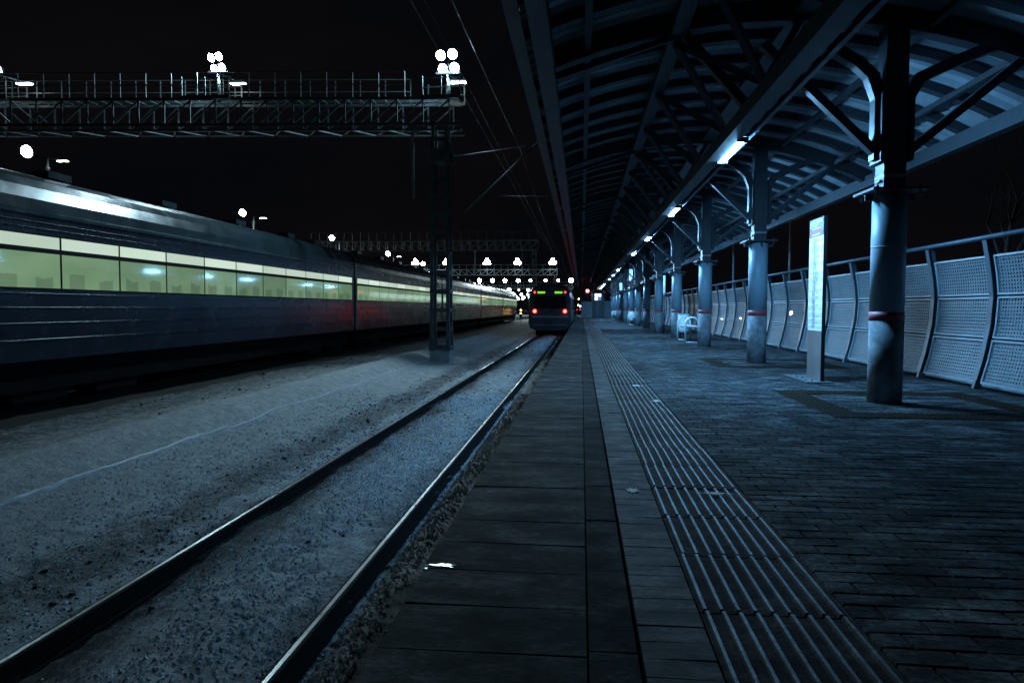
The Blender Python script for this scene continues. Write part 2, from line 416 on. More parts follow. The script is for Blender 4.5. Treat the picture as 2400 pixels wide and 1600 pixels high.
g.v = [(x, y, zg(x,y)) for y in ys for x in xs]
for j in range(len(ys)-1):
    for i in range(nx-1):
        a = j*nx+i; g.f.append((a,a+1,a+nx+1,a+nx)); g.mi.append(0); g.sm.append(True)
struct(g.build('ground', M['ground']))

# dirty stones lying on the snow: nobody could count them
st = MB()
def lump(mb, x, y, z, r, mi=0):
    b = len(mb.v); q = []
    ph_ = (1+5**.5)/2
    for v in ((-1,ph_,0),(1,ph_,0),(-1,-ph_,0),(1,-ph_,0),(0,-1,ph_),(0,1,ph_),(0,-1,-ph_),(0,1,-ph_),(ph_,0,-1),(ph_,0,1),(-ph_,0,-1),(-ph_,0,1)):
        k = r*random.uniform(.3,.5)
        mb.v.append((x+v[0]*k, y+v[1]*k, z+v[2]*k*.7))
    for t in ((0,11,5),(0,5,1),(0,1,7),(0,7,10),(0,10,11),(1,5,9),(5,11,4),(11,10,2),(10,7,6),(7,1,8),(3,9,4),(3,4,2),(3,2,6),(3,6,8),(3,8,9),(4,9,5),(2,4,11),(6,2,10),(8,6,7),(9,8,1)):
        mb.f.append(tuple(b+i for i in t)); mb.mi.append(mi); mb.sm.append(False)
for i in range(520):
    lane = random.random()
    if lane < .45: x = random.gauss(-4.05,.35)
    elif lane < .62: x = random.uniform(-3.1,-1.8)
    elif lane < .8: x = random.gauss(-1.15,.15)
    else: x = random.uniform(-10,-7.6)
    y = 3 + 40*random.random()**1.6
    lump(st, x, y, zg(x,y)+.005, random.choice((.010,.013,.018,.024,.032)) * (1+y/30))
for x, y, r in ((-10.1,21.6,.10),(-9.4,14.2,.06),(-9.0,24.2,.06),(-5.2,11.2,.03),(-4.2,9.6,.05),(-4.0,12.9,.06),(-7.9,12.5,.05),(-8.6,17,.07)):
    lump(st, x, y, zg(x,y)+.02, r)
tag(st.build('trackside_stones', M['stone']), 'dark stones and frozen clods scattered on the snow beside the rails', 'stones', kind='stuff')

# crumbs of frozen snow and grit: a grain nobody could count
def crumbs(name, mat, n, rr, lanes, label):
    mb = MB()
    for i in range(n):
        x0, x1 = random.choice(lanes); x = random.uniform(x0, x1); y = 2.6+15*random.random()**1.7
        if noise.noise((x*1.7, y*.8, 3.3)) < random.uniform(-.5,.15): continue
        k = random.uniform(*rr)*(1+y/14); z = zg(x,y)+k*.15; b0 = len(mb.v)
        for v in ((1,0,0),(0,1,0),(-1,0,0),(0,-1,0),(0,0,1)):
            mb.v.append((x+v[0]*k*random.uniform(.6,1.3), y+v[1]*k*random.uniform(.6,1.3), z+v[2]*k*random.uniform(.5,1.)-(0 if v[2] else k*.35)))
        for t in ((0,1,4),(1,2,4),(2,3,4),(3,0,4)):
            mb.f.append(tuple(b0+q for q in t)); mb.mi.append(0); mb.sm.append(False)
    tag(mb.build(name, M[mat]), label, name.replace('_',' '), kind='stuff')
crumbs('snow_crumbs', 'crumb', 15000, (.006,.017), [(-3.15,-1.8),(-3.15,-1.8),(-6.0,-3.4),(-1.62,-1.35)], 'frozen crumbs of snow strewn over the track bed')
crumbs('track_grit', 'grit', 8000, (.004,.012), [(-3.2,-1.75),(-5.2,-3.4),(-4.6,-3.5),(-1.5,-.65)], 'dark grit and ballast chips showing through the snow of the near track')

# ice edge running along the foot of the snow bank
ic = MB(); prev = None
yy = 4.0
while yy < 30:
    x = -6.06 - .10*noise.noise((yy*.33,3.1,0)) - .05*noise.noise((yy*1.1,7.7,0)) + .03*noise.noise((yy*3,1,1)); wv = .018+.016*abs(noise.noise((yy*2.2,5,5)))
    z = zg(x, yy)+.022
    cur = ((x-wv,yy,z-.02),(x-wv*.4,yy,z),(x+wv*.6,yy,z-.004),(x+wv*1.2,yy,z-.05))
    if prev:
        for k in range(3): ic.face((prev[k],prev[k+1],cur[k+1],cur[k]), 0, True)
    prev = cur; yy += .12
tag(ic.build('ice_ledge', M['ice']), 'thin pale ledge of ice along the foot of the snow bank', 'ice ledge')

# ------------------------------------------------------------------ rails
RT = -1.04
def rail(name, xc, y0, y1, label, cat='rail'):
    r = thing(name, label, cat, (xc, y0, RT))
    L_ = y1-y0; h = MB()
    prof = [(-.036,-.035),(-.036,-.009),(-.030,-.003),(-.014,.0),(.014,.0),(.030,-.003),(.036,-.009),(.036,-.035)]
    seg = [0]+[L_*(i/30)**1.5 for i in range(1,31)]
    for a, b in zip(seg, seg[1:]):
        for p, q in zip(prof, prof[1:]):
            h.face(((p[0],a,p[1]),(q[0],a,q[1]),(q[0],b,q[1]),(p[0],b,p[1])), 0 if abs(p[0]+q[0]) < .03 else 1, False)
    h.face([(p[0],0,p[1]) for p in prof][::-1])
    h.build('rail_head', [M['rail'], M['railweb']], r)
    wb = MB(); wb.box(-.010,.010,0,L_,-.14,-.035); wb.box(-.07,.07,0,L_,-.165,-.135)
    wb.box(-.034,.034,0,L_,-.045,-.0352)
    wb.build('rail_web', M['railweb'], r); return r
rail('rail', -3.28, -6, 330, 'left rail of the near track, with its polished top beside the dirty snow')
rail('rail', -1.69, -6, 330, 'right rail of the near track, next to the platform edge')
rail('rail', -11.75, 1, 330, 'near rail of the far track, in the dark under the lit train')
rail('rail', -13.34, 1, 330, 'far rail of the far track, hidden under the lit train')

# ------------------------------------------------------------------ platform
PY0, PY1 = -3.0, 76.0
p = MB(); p.box(-.50,.0,PY0,PY1,-1.6,-.13); p.box(0,5.6,PY0,PY1,-1.6,-.04)
struct(p.build('platform_base', M['joint']))
p = MB(); y = .40
while y < PY1-.4:
    j = random.uniform(-.003,.003); k = random.uniform(-.003,.003); dx = random.uniform(-.006,.006)
    P = [(-.585+dx,y+.001,-.12),(.024,y+.001,-.12),(.024,y+.3075,-.12),(-.585+dx,y+.3075,-.12),(-.585+dx,y+.001,j),(.024,y+.001,k),(.024,y+.3075,k),(-.585+dx,y+.3075,j)]
    p.hull8(P); y += .31
struct(p.build('platform_edge_slabs', M['slab'], bevel=.0025))
p = MB(); y = .1
while y < PY1-.7:
    j = random.uniform(-.003,.002); p.box(.029,.168,y+.001,y+.6275,-.1,j); y += .63
struct(p.build('platform_second_slabs', M['slab2'], bevel=.0025))
p = MB(); y = .3
while y < PY1-.2:
    j = random.uniform(-.002,.002); k = random.uniform(-.002,.002)
    P = [(.181,y+.003,-.1),(.384,y+.003,-.1),(.384,y+.1015,-.1),(.181,y+.1015,-.1),(.181,y+.003,j),(.384,y+.003,k),(.384,y+.1015,k),(.181,y+.1015,j)]
    p.hull8(P); y += .104
struct(p.build('platform_sett_strip', M['setts']))
p = MB(); y = .69
pb = MB()
while y < PY1-.6:
    dz = random.uniform(-.003,.003); dx = random.uniform(-.003,.003)
    pb.box(.393,.862,y+.003,y+.527,-.1,-.008+dz)
    for k in range(9):
        xc = .413+dx+k*.0535
        P = [(xc-.0085,y+.004,-.008),(xc+.0085,y+.004,-.008),(xc+.0085,y+.529,-.008),(xc-.0085,y+.529,-.008),(xc-.0055,y+.007,.004+dz),(xc+.0055,y+.007,.004+dz),(xc+.0055,y+.526,.004+dz),(xc-.0055,y+.526,.004+dz)]
        p.hull8(P)
    y += .537
struct(pb.build('tactile_paving', M['tactbase'])); struct(p.build('tactile_ribs', M['tact']))
p = MB(); p.box(.87,5.6,PY0,1.0,-.06,0); p.box(.87,5.6,34.0,PY1,-.06,0)
struct(p.build('platform', M['pavers']))
p = MB(); p.box(.87,5.6,1.0,34.0,-.06,-.014)
struct(p.build('paver_bed', M['joint']))
# the pavers of the nearer platform are laid one by one, never quite level
p = MB(); y = 1.0; row = 0
while y < 33.95:
    x = .872 - (.1 if row % 2 else 0); g_ = .0035
    while x < 5.58:
        a, b_ = max(x,.872)+g_, min(x+.2,5.6)-g_
        if b_-a > .03:
            dz = -.002+.0022*noise.noise((x*3,y*3,5))+random.uniform(-.0012,.0012); t1 = random.uniform(-.0014,.0014); t2 = random.uniform(-.0014,.0014); jx = random.uniform(-.0012,.0012)
            T = [(a+.003+jx,y+g_+.003,dz-t1-t2),(b_-.003+jx,y+g_+.003,dz+t1-t2),(b_-.003+jx,y+.1-g_-.003,dz+t1+t2),(a+.003+jx,y+.1-g_-.003,dz-t1+t2)]
            B = [(a+jx,y+g_,dz-.006),(b_+jx,y+g_,dz-.006),(b_+jx,y+.1-g_,dz-.006),(a+jx,y+.1-g_,dz-.006)]
            D = [(q[0],q[1],-.02) for q in B]
            b0 = len(p.v); p.v += T+B+D
            p.f.append((b0,b0+1,b0+2,b0+3)); p.mi.append(0); p.sm.append(False)
            for o in (0,4):
                for k in range(4):
                    p.f.append((b0+o+4+k,b0+o+4+(k+1)%4,b0+o+(k+1)%4,b0+o+k)); p.mi.append(0); p.sm.append(False)
        x += .2
    y += .1; row += 1
struct(p.build('platform_pavers', M['paver']))

COLX = 3.2
COLY = [7.77+5.48*i for i in range(13)]
# ochre warning tiles set round every column foot, with raised studs on the nearest ones
p = MB(); sd = MB()
for i, cy in enumerate(COLY):
    x0, x1, a, b, wd = 2.30, 4.45, cy-1.15, cy+.95, .3
    for q in ((x0,x1,a,a+wd),(x0,x0+wd,a+wd,b),(x1-wd,x1,a+wd,b),(x0+wd,x1-wd,b-wd,b)):
        p.box(q[0],q[1],q[2],q[3],-.02,.004)
        if i < 2:
            ux = q[0]+.03
            while ux < q[1]-.01:
                uy = q[2]+.03
                while uy < q[3]-.01:
                    sd.tube([(ux,uy,.004),(ux,uy,.009)], [.013,.009], 6); uy += .05
                ux += .05
struct(p.build('column_warning_tiles', M['ochre'])); struct(sd.build('column_warning_studs', M['ochre']))

# small patches of trodden snow on the platform
def patch(x, y, rx, ry, label, h=.012, n=44, z0=.0, m='snow'):
    if m == 'snow':
        mb = MB(); rg = random.Random(int(x*1000))
        for i in range(46):
            a = rg.uniform(0,2*PI); d = rg.random()**.8; cx = math.cos(a)*d*rx; cy = math.sin(a)*d*ry
            s_ = rg.uniform(.004,.016)*(1.25-d); nn = 7; q = [(cx+math.cos(2*PI*k/nn)*s_*rg.uniform(.5,1.5), cy+math.sin(2*PI*k/nn)*s_*rg.uniform(.5,1.5)) for k in range(nn)]
            for k in range(nn): mb.face(((*q[k],0),(*q[(k+1)%nn],0),(cx,cy,min(h,s_*.4))),0,True)
        return tag(mb.build('snow_patch', M[m], None, (x,y,z0+.004)), label, 'snow patch', 'bits of snow left on the platform')
    mb = MB(); ring = []
    for k in range(n):
        t = 2*PI*k/n; q = max(.15, .75+.9*noise.noise((math.cos(t)*1.7+x*9, math.sin(t)*1.7+y*9, 2))+.6*noise.noise((math.cos(t)*5+x, math.sin(t)*5, 8)))
        ring.append((math.cos(t)*q, math.sin(t)*q))
    for k in range(n):
        a = ring[k]; b = ring[(k+1)%n]
        A = (a[0]*rx,a[1]*ry,.001); B = (b[0]*rx,b[1]*ry,.001); A2 = (a[0]*rx*.7,a[1]*ry*.7,h); B2 = (b[0]*rx*.7,b[1]*ry*.7,h)
        mb.face((A,B,B2,A2),0,True); mb.face((A2,B2,(0,0,h*1.15)),0,True)
    return tag(mb.build('snow_patch', M[m], None, (x,y,z0+.004)), label, 'snow patch', 'bits of snow left on the platform')
patch(-.515,2.60,.05,.024,'bright lump of ice on a dark slab near the platform edge',.0004,m='glaze')
patch(-.575,2.56,.012,.012,'tiny crumb of ice beside the bright lump on the platform edge',.0004,m='glaze')
patch(.70,9.05,.10,.09,'trampled white snow across the far ribs of the tactile strip',.004)
patch(.80,7.55,.05,.09,'small snow remnant on the right edge of the tactile strip',.010)
patch(.72,3.78,.10,.022,'thin streak of snow across the tactile ribs',.003)
patch(.285,3.80,.045,.05,'faint snow crust on the narrow sett strip',.003)

# ------------------------------------------------------------------ canopy
AX, AH, RR = 2.0, 3.11+.98, 6.7
def zr(x): return AH-RR+math.sqrt(RR*RR-(x-AX)**2)
CY0, CY1 = -2.0, 77.0
canopy = thing('platform_canopy', 'long curved canopy of ribbed sheet on steel arches covering the platform', 'canopy', (0,0,0))
XL, XR = -.62, 5.22
rs = MB(); na = 40; per = .261; prof = [(0,0),(.11,0),(.145,.05),(.225,.05),(per,0)]
arcx = [XL+(XR-XL)*i/na for i in range(na+1)]
y = CY0; line0 = None
rows = []
while y < CY1:
    for (a, d) in prof[:-1]: rows.append((y+a, d))
    y += per
rows.append((y,0))
for (yy, d) in rows:
    for k, x in enumerate(arcx):
        n_ = Vector((x-AX, 0, zr(x)-(AH-RR))).normalized()
        crimp = .005 if k % 2 else 0
        q = Vector((x,yy,zr(x)+.10)) + n_*(d+crimp)
        rs.v.append(tuple(q))
for j in range(len(rows)-1):
    for i in range(na):
        a = j*(na+1)+i; rs.f.append((a,a+1,a+na+2,a+na+1)); rs.mi.append(0); rs.sm.append(False)
rs.build('roof_sheet', M['galv'], canopy)
def arc_rib(y, x0, x1, w, h, off):
    mb = MB(); n = 18; mb.path([(x0+(x1-x0)*i/n, y, zr(x0+(x1-x0)*i/n)+off) for i in range(n+1)], h, w, (0,1,0)); return mb
hoop = .783
ry = COLY[0]-hoop*9
k = 0
while ry < CY1-.2:
    main = min(abs(ry-c) for c in COLY) < .2
    if main: arc_rib(ry, -.45, 5.15, .16, .20, -.02).build('main_rib', M['rib'], canopy)
    else: arc_rib(ry, XL+.05, 5.15, .13, .10, .04).build('roof_rib', M['rib'], canopy)
    ry += hoop; k += 1
def purlin(x, w, h, dz, name='purlin', m='rib'):
    mb = MB(); mb.box(x-w/2,x+w/2,CY0,CY1,zr(x)+dz-h,zr(x)+dz); return mb.build(name, M[m], canopy)
purlin(-.38,.17,.20,-.06,'edge_beam','fencepost'); purlin(.05,.07,.08,-.0); purlin(1.0,.16,.15,-.0); purlin(2.28,.26,.05,-.02,'purlin','steel')
purlin(3.52,.07,.07,-.0); purlin(4.48,.07,.07,-.0); purlin(5.06,.14,.20,-.02,'eave_beam','steel')
mb = MB(); mb.box(1.66,1.83,CY0,CY1,2.95,3.11); mb.build('truss_chord', M['beam'], canopy)
mb = MB(); mb.box(1.97,2.02,CY0,CY1,3.03,3.08); mb.build('cable_conduit', M['steel'], canopy)
# outer gutter trim at the track side
mb = MB(); mb.box(XL-.07,XL-.055,CY0,CY1,zr(XL)+.0,zr(XL)+.14); mb.box(XL-.055,XL+.06,CY0,CY1,zr(XL)+.0,zr(XL)+.012)
mb.build('gutter', M['steel'], canopy)
# triangular truss webs: three bays to every column bay
nb = 0
ny = COLY[0]+.17-1.827*3
while ny < CY1-2:
    for s in (-.9135,.9135):
        mb = MB(); mb.bar((1.0,ny,zr(1.0)-.16),(1.72,ny+s,3.13),.065,.065); mb.build('web_strut', M['rib'], canopy)
    ny += 1.827
for cy in COLY:
    mb = MB(); mb.bar((1.78,cy,3.13),(2.24,cy,zr(2.2)-.12),.07,.07); mb.bar((1.72,cy,3.13),(1.08,cy,zr(1.0)-.14),.09,.09)
    mb.bar((1.0,cy,zr(1)-.14),(-.30,cy,zr(-.38)-.18),.06,.06)
    mb.build('frame_strut', M['rib'], canopy)

# ------------------------------------------------------------------ columns
def make_column(label):
    t = thing('canopy_column', label, 'column', (COLX, COLY[0], 0), 0, 'columns carrying the platform canopy')
    b = MB(); b.cyl(0,0,0,.86,.168,40); b.build('column_base', M['cbase'], t)
    b = MB(); b.cyl(0,0,.862,.955,.1685,40); b.build('red_band', M['redband'], t)
    b = MB(); b.cyl(0,0,.957,2.19,.166,40); b.tube([(0,0,1.62),(0,0,1.635)],.1685,40); b.build('tube', M['tube'], t)
    b = MB(); b.box(-.27,.27,-.27,.27,2.192,2.216)
    for a in (-.21,.21):
        for c in (-.21,.21): b.cyl(a,c,2.13,2.245,.016,8)
    for a in (0,1,2,3):
        dx, dy = math.cos(a*PI/2), math.sin(a*PI/2)
        b.bar((dx*.17,dy*.17,2.15),(dx*.25,dy*.25,2.15),.012,.075)
    b.build('collar_plate', M['steel'], t)
    ztop = zr(COLX)-.1
    b = MB(); b.box(-.11,.11,-.11,.11,2.218,ztop); b.build('upper_post', M['steel'], t)
    for s, pl, st_ in ((-1,[(-.145,2.53),(-.145,3.16),(-.23,3.40),(-.36,3.53),(-.56,3.66),(-.95,3.87)],[(-.17,2.62),(-1.32,3.76)]),
                       (1,[(.145,2.53),(.145,3.16),(.25,3.36),(.55,3.50),(.95,3.66)],[(.17,2.62),(1.30,3.56)])):
        b = MB(); b.path([(x,0,z) for x,z in pl], .11, .13); b.box(s*.145-.012,s*.145+.012,-.14,.14,2.50,3.2)
        b.path([(x-s*.052,-.075,z+.006) for x,z in pl], .012, .03)
        b.build('curved_brace', M['steel'], t)
        b = MB(); b.path([(x,0,z) for x,z in st_], .085, .10); b.build('diagonal_strut', M['steel'], t)
    b = MB(); b.box(-.135,-.105,-.06,.06,2.30,2.32); b.box(-.112,.112,-.122,.122,2.34,2.372); b.build('cable_clip', M['galv'], t)
    return t
near_marks = ['blue-grey canopy column with red band, standing in front of the fence at the right, nearest the camera',
 'round canopy column with faded red band just beyond the tall timetable pylon',
 'round canopy column hiding the end of the nearest white bench',
 'round canopy column with the white litter bin at its foot',
 'round canopy column just behind the thin signpost with the pale top']
col0 = make_column(near_marks[0])
for i in range(1, 13):
    lab = near_marks[i] if i < 5 else f'round grey-blue canopy column with red band, {ORD[i]} from the camera along the platform'
    dup(col0, (COLX, COLY[i], 0), lab)

# ------------------------------------------------------------------ platform lamps under the truss
def make_lamp(label, lit=True):
    t = thing('tube_lamp', label, 'lamp', (1.87, 9.17, 2.98), 0, 'tube lamps along the canopy truss')
    b = MB(); b.box(-.075,.075,-.61,.61,.012,.05); b.box(-.055,-.03,-.3,-.25,.05,.09); b.box(-.055,-.03,.25,.3,.05,.09); b.build('lamp_housing', M['steel'], t)
    b = MB()
    n = 4
    for y0, y1 in ((-.585,.585),):
        ring = [(.055*math.cos(PI+PI*k/n), .055*math.sin(PI+PI*k/n)+.010) for k in range(n+1)]
        for (a,b_),(c_,d) in zip(ring, ring[1:]): b.face(((a,y0,b_),(a,y1,b_),(c_,y1,d),(c_,y0,d)),0,True)
        pass
    [(lambda e: (e.box(-.065,.065,q,q+.015,-.052,.011), e.build('end_cap', M['steel'], t)))(MB()) for q in (-.60,.585)]
    b.build('diffuser', M['lamp_cool'] if lit else M['off_lens'], t)
    return t
lit_lab = ['large glowing tube lamp under the canopy truss, nearest and longest of the lit row',
 'second lit tube lamp from the camera along the canopy truss','third lit tube lamp from the camera along the canopy truss',
 'fourth lit tube lamp from the camera, just before an unlit one','fifth lit tube lamp from the camera, just past an unlit one','sixth lit tube lamp from the camera',
 'seventh lit tube lamp from the camera, before the second unlit one','eighth lit tube lamp, past the second unlit one','ninth lit tube lamp near the end booth','tenth lit tube lamp at the far end, over the booth roof']
lmp = make_lamp(lit_lab[0]); off = make_lamp('unlit tube lamp in the gap between the fourth and fifth lit lamps', False)
off.location = (1.87, 9.17+5.48*4, 2.98)
dup(off, (1.87, 9.17+5.48*8, 2.98), 'unlit tube lamp farther off, between the seventh and eighth lit lamps')
n = 1
for i in (1,2,3,5,6,7,9,10,11):
    dup(lmp, (1.87, 9.17+5.48*i, 2.98), lit_lab[n]); n += 1

# ------------------------------------------------------------------ perforated fence
fence = thing('perforated_fence', 'curved steel fence of perforated panels with handrail behind the columns', 'fence', (0,0,0))
FP = [(4.868,0),(4.963,.364),(5.037,.771),(5.059,1.14),(5.034,1.395),(4.990,1.65),(4.955,1.83)]
def fx(z):
    for (xa,za),(xb,zb) in zip(FP, FP[1:]):
        if za <= z <= zb:
            t = (z-za)/(zb-za); return xa+(xb-xa)*t
    return FP[-1][0]
PS = 1.445; FY = [9.2+PS*k for k in range(-3,44)]
prof_pts = [(fx(z),z) for z in [1.83*i/16 for i in range(17)]]
for y in FY:
    b = MB(); b.path([(x,y,z) for x,z in prof_pts], .085, .05); b.path([(x-.046,y,z) for x,z in prof_pts[1:]], .008, .09); b.build('fence_post', M['fencepost'], fence)
b = MB(); b.tube([(4.93,FY[0]-.3,1.865),(4.93,FY[-1],1.865)], .032, 12); b.build('handrail', M['fencepost'], fence)
def panel_into(mb, fr, y0, y1, za, zb):
    n = 5; zz = [za+(zb-za)*i/n for i in range(n+1)]
    v = 0
    for a, c in zip(zz, zz[1:]):
        dv = math.hypot(c-a, fx(c)-fx(a))
        mb.face(((fx(a)+.012,y0,a),(fx(c)+.012,y0,c),(fx(c)+.012,y1,c),(fx(a)+.012,y1,a)),0,True,((0,v),(0,v+dv),(y1-y0,v+dv),(y1-y0,v)))
        v += dv
    for z in (za, zb):
        fr.box(fx(z)-.014,fx(z)+.026,y0,y1,z-.012,z+.012)
    for yy in (y0, y1):
        fr.path([(fx(z)+.008,yy,z) for z in zz], .03, .03)
rowz = [(.085,.60),(.645,1.13),(1.175,1.635)]
far_p = MB(); far_f = MB()
for i in range(len(FY)-1):
    for (za, zb) in rowz:
        y0, y1 = FY[i]+.075, FY[i+1]-.075
        if i < 33:
            mb = MB(); fr = MB(); panel_into(mb, fr, y0, y1, za, zb)
            o = mb.build('perforated_panel', M['perf'], fence); fr.build('panel_frame', M['galv'], o)
        else: panel_into(far_p, far_f, y0, y1, za, zb)
o = far_p.build('perforated_panel', M['perf'], fence); o['kind'] = 'stuff'
o2 = far_f.build('panel_frame', M['fencepost'], o); o2['kind'] = 'stuff'
# low snow-crusted kerb below the fence
b = MB()
for i in range(len(FY)-1):
    b.box(5.12,5.3,FY[i],FY[i+1]-.01,0,.05+.03*random.random())
struct(b.build('fence_kerb', M['ice']))

# ------------------------------------------------------------------ timetable pylon
def text_mesh(s, size, name, m, parent, loc, rot, squeeze=1.0, depth=.0012):
    cu = bpy.data.curves.new(name, 'FONT'); cu.body = s; cu.size = size; cu.extrude = depth; cu.resolution_u = 3
    ob = bpy.data.objects.new(name, cu); C.objects.link(ob)
    dg = bpy.context.evaluated_depsgraph_get(); me = bpy.data.meshes.new_from_object(ob.evaluated_get(dg))
    C.objects.unlink(ob); bpy.data.objects.remove(ob); me.name = name
    me.materials.clear(); me.materials.append(m)
    o = bpy.data.objects.new(name, me); C.objects.link(o); o.parent = parent; o.location = loc; o.rotation_euler = rot; o.scale = (squeeze,1,1)
    return o
M['board'] = paint('board_white', (.80,.84,.86), .4, 0, .04, 2, 0)
M['board_grey'] = paint('board_grey', (.58,.65,.71), .4, 0, .04, 2, 0)
M['navy'] = paint('board_navy', (.03,.06,.095), .4, 0, .08, 3, 0)
M['redstripe'] = paint('board_red', (.5,.04,.05), .45, 0, .05, 3, 0)
M['ink'] = paint('board_ink', (.05,.07,.10), .5, 0, .05, 3, 0)
M['whiteink'] = paint('board_white_ink', (.85,.88,.9), .4, 0, .02, 3, 0)
py = thing('timetable_pylon', 'tall narrow pylon with white timetable board and navy header standing between columns', 'information pylon', (3.19,10.03,0))
Y0, Y1 = -.30, .29   # face runs along y, looks towards -x
b = MB(); b.box(0,.045,Y0+.003,Y1-.003,.02,2.215); b.build('pylon_body', M['rubber'], py)  # black colour puts in the shade on the pylon's narrow side
b = MB(); b.box(-.004,0,Y0+.01,Y1-.01,.02,.688); b.build('plinth_panel', M['plinth'], py)
b = MB(); b.box(-.004,0,Y0+.01,Y1-.01,.69,1.965); b.build('timetable_board', M['board'], py)
tb = [c for c in py.children if c.name.startswith('timetable_board')][0]
b = MB(); b.box(-.004,0,Y0+.01,Y1-.01,1.967,2.21); b.build('header_panel', M['navy'], py)
hp = [c for c in py.children if c.name.startswith('header_panel')][0]
b = MB(); b.box(-.0065,-.004,Y0+.01,Y1-.01,2.025,2.05); b.build('red_stripe', M['redstripe'], hp)
for zc, hh in ((1.92,.03),(1.80,.045),(1.60,.03),(1.47,.015),(1.38,.04),(1.235,.025),(1.12,.035),(1.0,.03),(.90,.03),(.81,.03),(.735,.02)):
    b = MB(); b.box(-.0055,-.004,Y0+.012,Y1-.012,zc-hh,zc+hh); b.build('grey_row', M['board_grey'], tb)
b = MB(); b.box(-.0075,-.0055,-.012,-.006,.74,1.93)
zz = 1.93
while zz > .72:
    ln = random.uniform(.06,.13); b.box(-.0075,-.0055,.01,.01+ln,zz,zz+.007)
    if random.random() < .22 or 1.3 < zz < 1.48 and random.random() < .8:
        l2 = random.uniform(.06,.13); b.box(-.0075,-.0055,-.05-l2,-.05,zz,zz+.006)
    zz -= .0175
for q in ((1.60,1.86,-.06),(1.22,1.52,-.045)): b.box(-.0075,-.0055,q[2]-.004,q[2],q[0],q[1])
b.build('station_lines', M['ink'], tb)
rot = (PI/2,0,-PI/2)
text_mesh('Схема движения', .058, 'header_text', M['whiteink'], hp, (-.006,.155,2.145), rot, .85)
text_mesh('поездов', .058, 'header_text', M['whiteink'], hp, (-.006,.155,2.103), rot, .85)
text_mesh('Scheme of suburban trains', .036, 'header_text', M['whiteink'], hp, (-.006,.155,2.064), rot, .92)
b = MB()
for y0, y1 in ((.155,.05),(.04,-.09),(-.10,-.13)): b.box(-.0065,-.004,y1,y0,1.990,2.006)
b.build('header_line', M['whiteink'], hp)
b = MB(); n = 24
b.face([(-.0065,.215+.042*math.cos(2*PI*k/n),2.135+.042*math.sin(2*PI*k/n)) for k in range(n)][::-1]); b.build('train_symbol', M['whiteink'], hp)
ts = [c for c in hp.children if c.name.startswith('train_symbol')][0]
b = MB(); b.box(-.009,-.0066,.199,.231,2.115,2.155); b.box(-.009,-.0066,.205,.225,2.107,2.111); b.build('symbol_mark', M['navy'], ts)
b = MB(); b.box(-.20,.14,Y0-.08,Y1+.42,.005,.017); 
for a in (-.16,-.08):
    for c in (-.2,.2,.5): b.cyl(a,c,.017,.035,.012,8)
b.build('foot_plate', M['plinth'], py)

# ------------------------------------------------------------------ benches, bins, posts and signs
def make_bench(label):
    t = thing('bench', label, 'bench', (3.18,20.7,0), 0, 'white tube benches by the columns')
    for yy in (0, 1.6):
        b = MB(); pts = [(-.19,yy,0),(-.19,yy,.54)] + [(-.19*math.cos(PI*k/12),yy,.54+.19*math.sin(PI*k/12)) for k in range(1,12)] + [(.19,yy,.54),(.19,yy,0)]
        b.tube(pts, .026, 10); b.build('end_hoop', M['whitetube'], t)
        b = MB(); b.tube([(-.19,yy,.02),(.19,yy,.02)], .014, 8); b.build('foot_bar', M['whitetube'], t)
    b = MB()
    for k in range(4): b.box(-.175+k*.09,-.095+k*.09,.0,1.6,.455,.487)
    b.build('seat', M['whitetube'], t, bevel=.005)
    b = MB(); b.tube([(-.12,.02,.44),(-.12,1.58,.44)],.016,8); b.tube([(.12,.02,.44),(.12,1.58,.44)],.016,8); b.build('seat_rail', M['whitetube'], t)
    for yy in (0,1.6):
        for xx in (-.19,.19):
            b = MB(); b.cyl(xx,yy,0,.035,.036,10); b.build('foot', M['darkmetal'], t)
    return t
bn = make_bench('white tube bench with arched ends, nearest of the benches, between two columns')
dup(bn, (3.05,42.3,0), 'small white bench with arched ends, second from the camera along the platform')
dup(bn, (2.98,63.6,0), 'tiny white bench far along the platform, third from the camera')
def make_bin(label):
    t = thing('litter_bin', label, 'litter bin', (3.28,23.1,0), 0, 'white litter bins by the benches')
    b = MB(); b.tube([(0,0,.22),(0,0,.3),(0,0,.80)],[.15,.17,.19],20); b.tube([(0,0,.80),(0,0,.815)],[.198,.198],20); b.build('bin_body', M['whitetube'], t)
    b = MB(); b.cyl(0,0,.0,.22,.022,10); b.cyl(0,0,0,.02,.14,14); b.build('bin_stem', M['darkmetal'], t)
    return t
bi = make_bin('speckled white litter bin on a stem behind the nearest bench')
dup(bi, (3.12,44.8,0), 'white litter bin farther off, beside the second bench')
sp = thing('signpost', 'thin dark post with a pale tubular top between the columns', 'post', (3.13,27.2,0))
b = MB(); b.cyl(0,0,.012,1.50,.03,12); b.build('post', M['darkmetal'], sp)
b = MB(); b.cyl(0,0,1.50,2.21,.046,14); b.cyl(0,0,1.60,1.63,.056,14); b.cyl(0,0,2.21,2.24,.05,14); b.build('pale_sleeve', M['whitetube'], sp)
b = MB(); b.cyl(0,0,0,.012,.16,18); b.build('base_plate', M['darkmetal'], sp)
sg = thing('platform_number_sign', 'black hanging sign with the number 2 and a red line', 'sign', (2.93,39.5,2.2))
b = MB(); b.box(-.20,.20,0,.06,-.02,.42); b.box(-.21,.21,-.004,.064,.42,.435); b.build('sign_box', M['darkmetal'], sg)
text_mesh('2', .30, 'number', M['board_grey'], sg, (-.10,-.003,.13), (PI/2,0,0), 1, .002)
b = MB(); b.box(-.19,.19,-.004,0,.05,.066); b.build('red_line', M['redstripe'], sg)
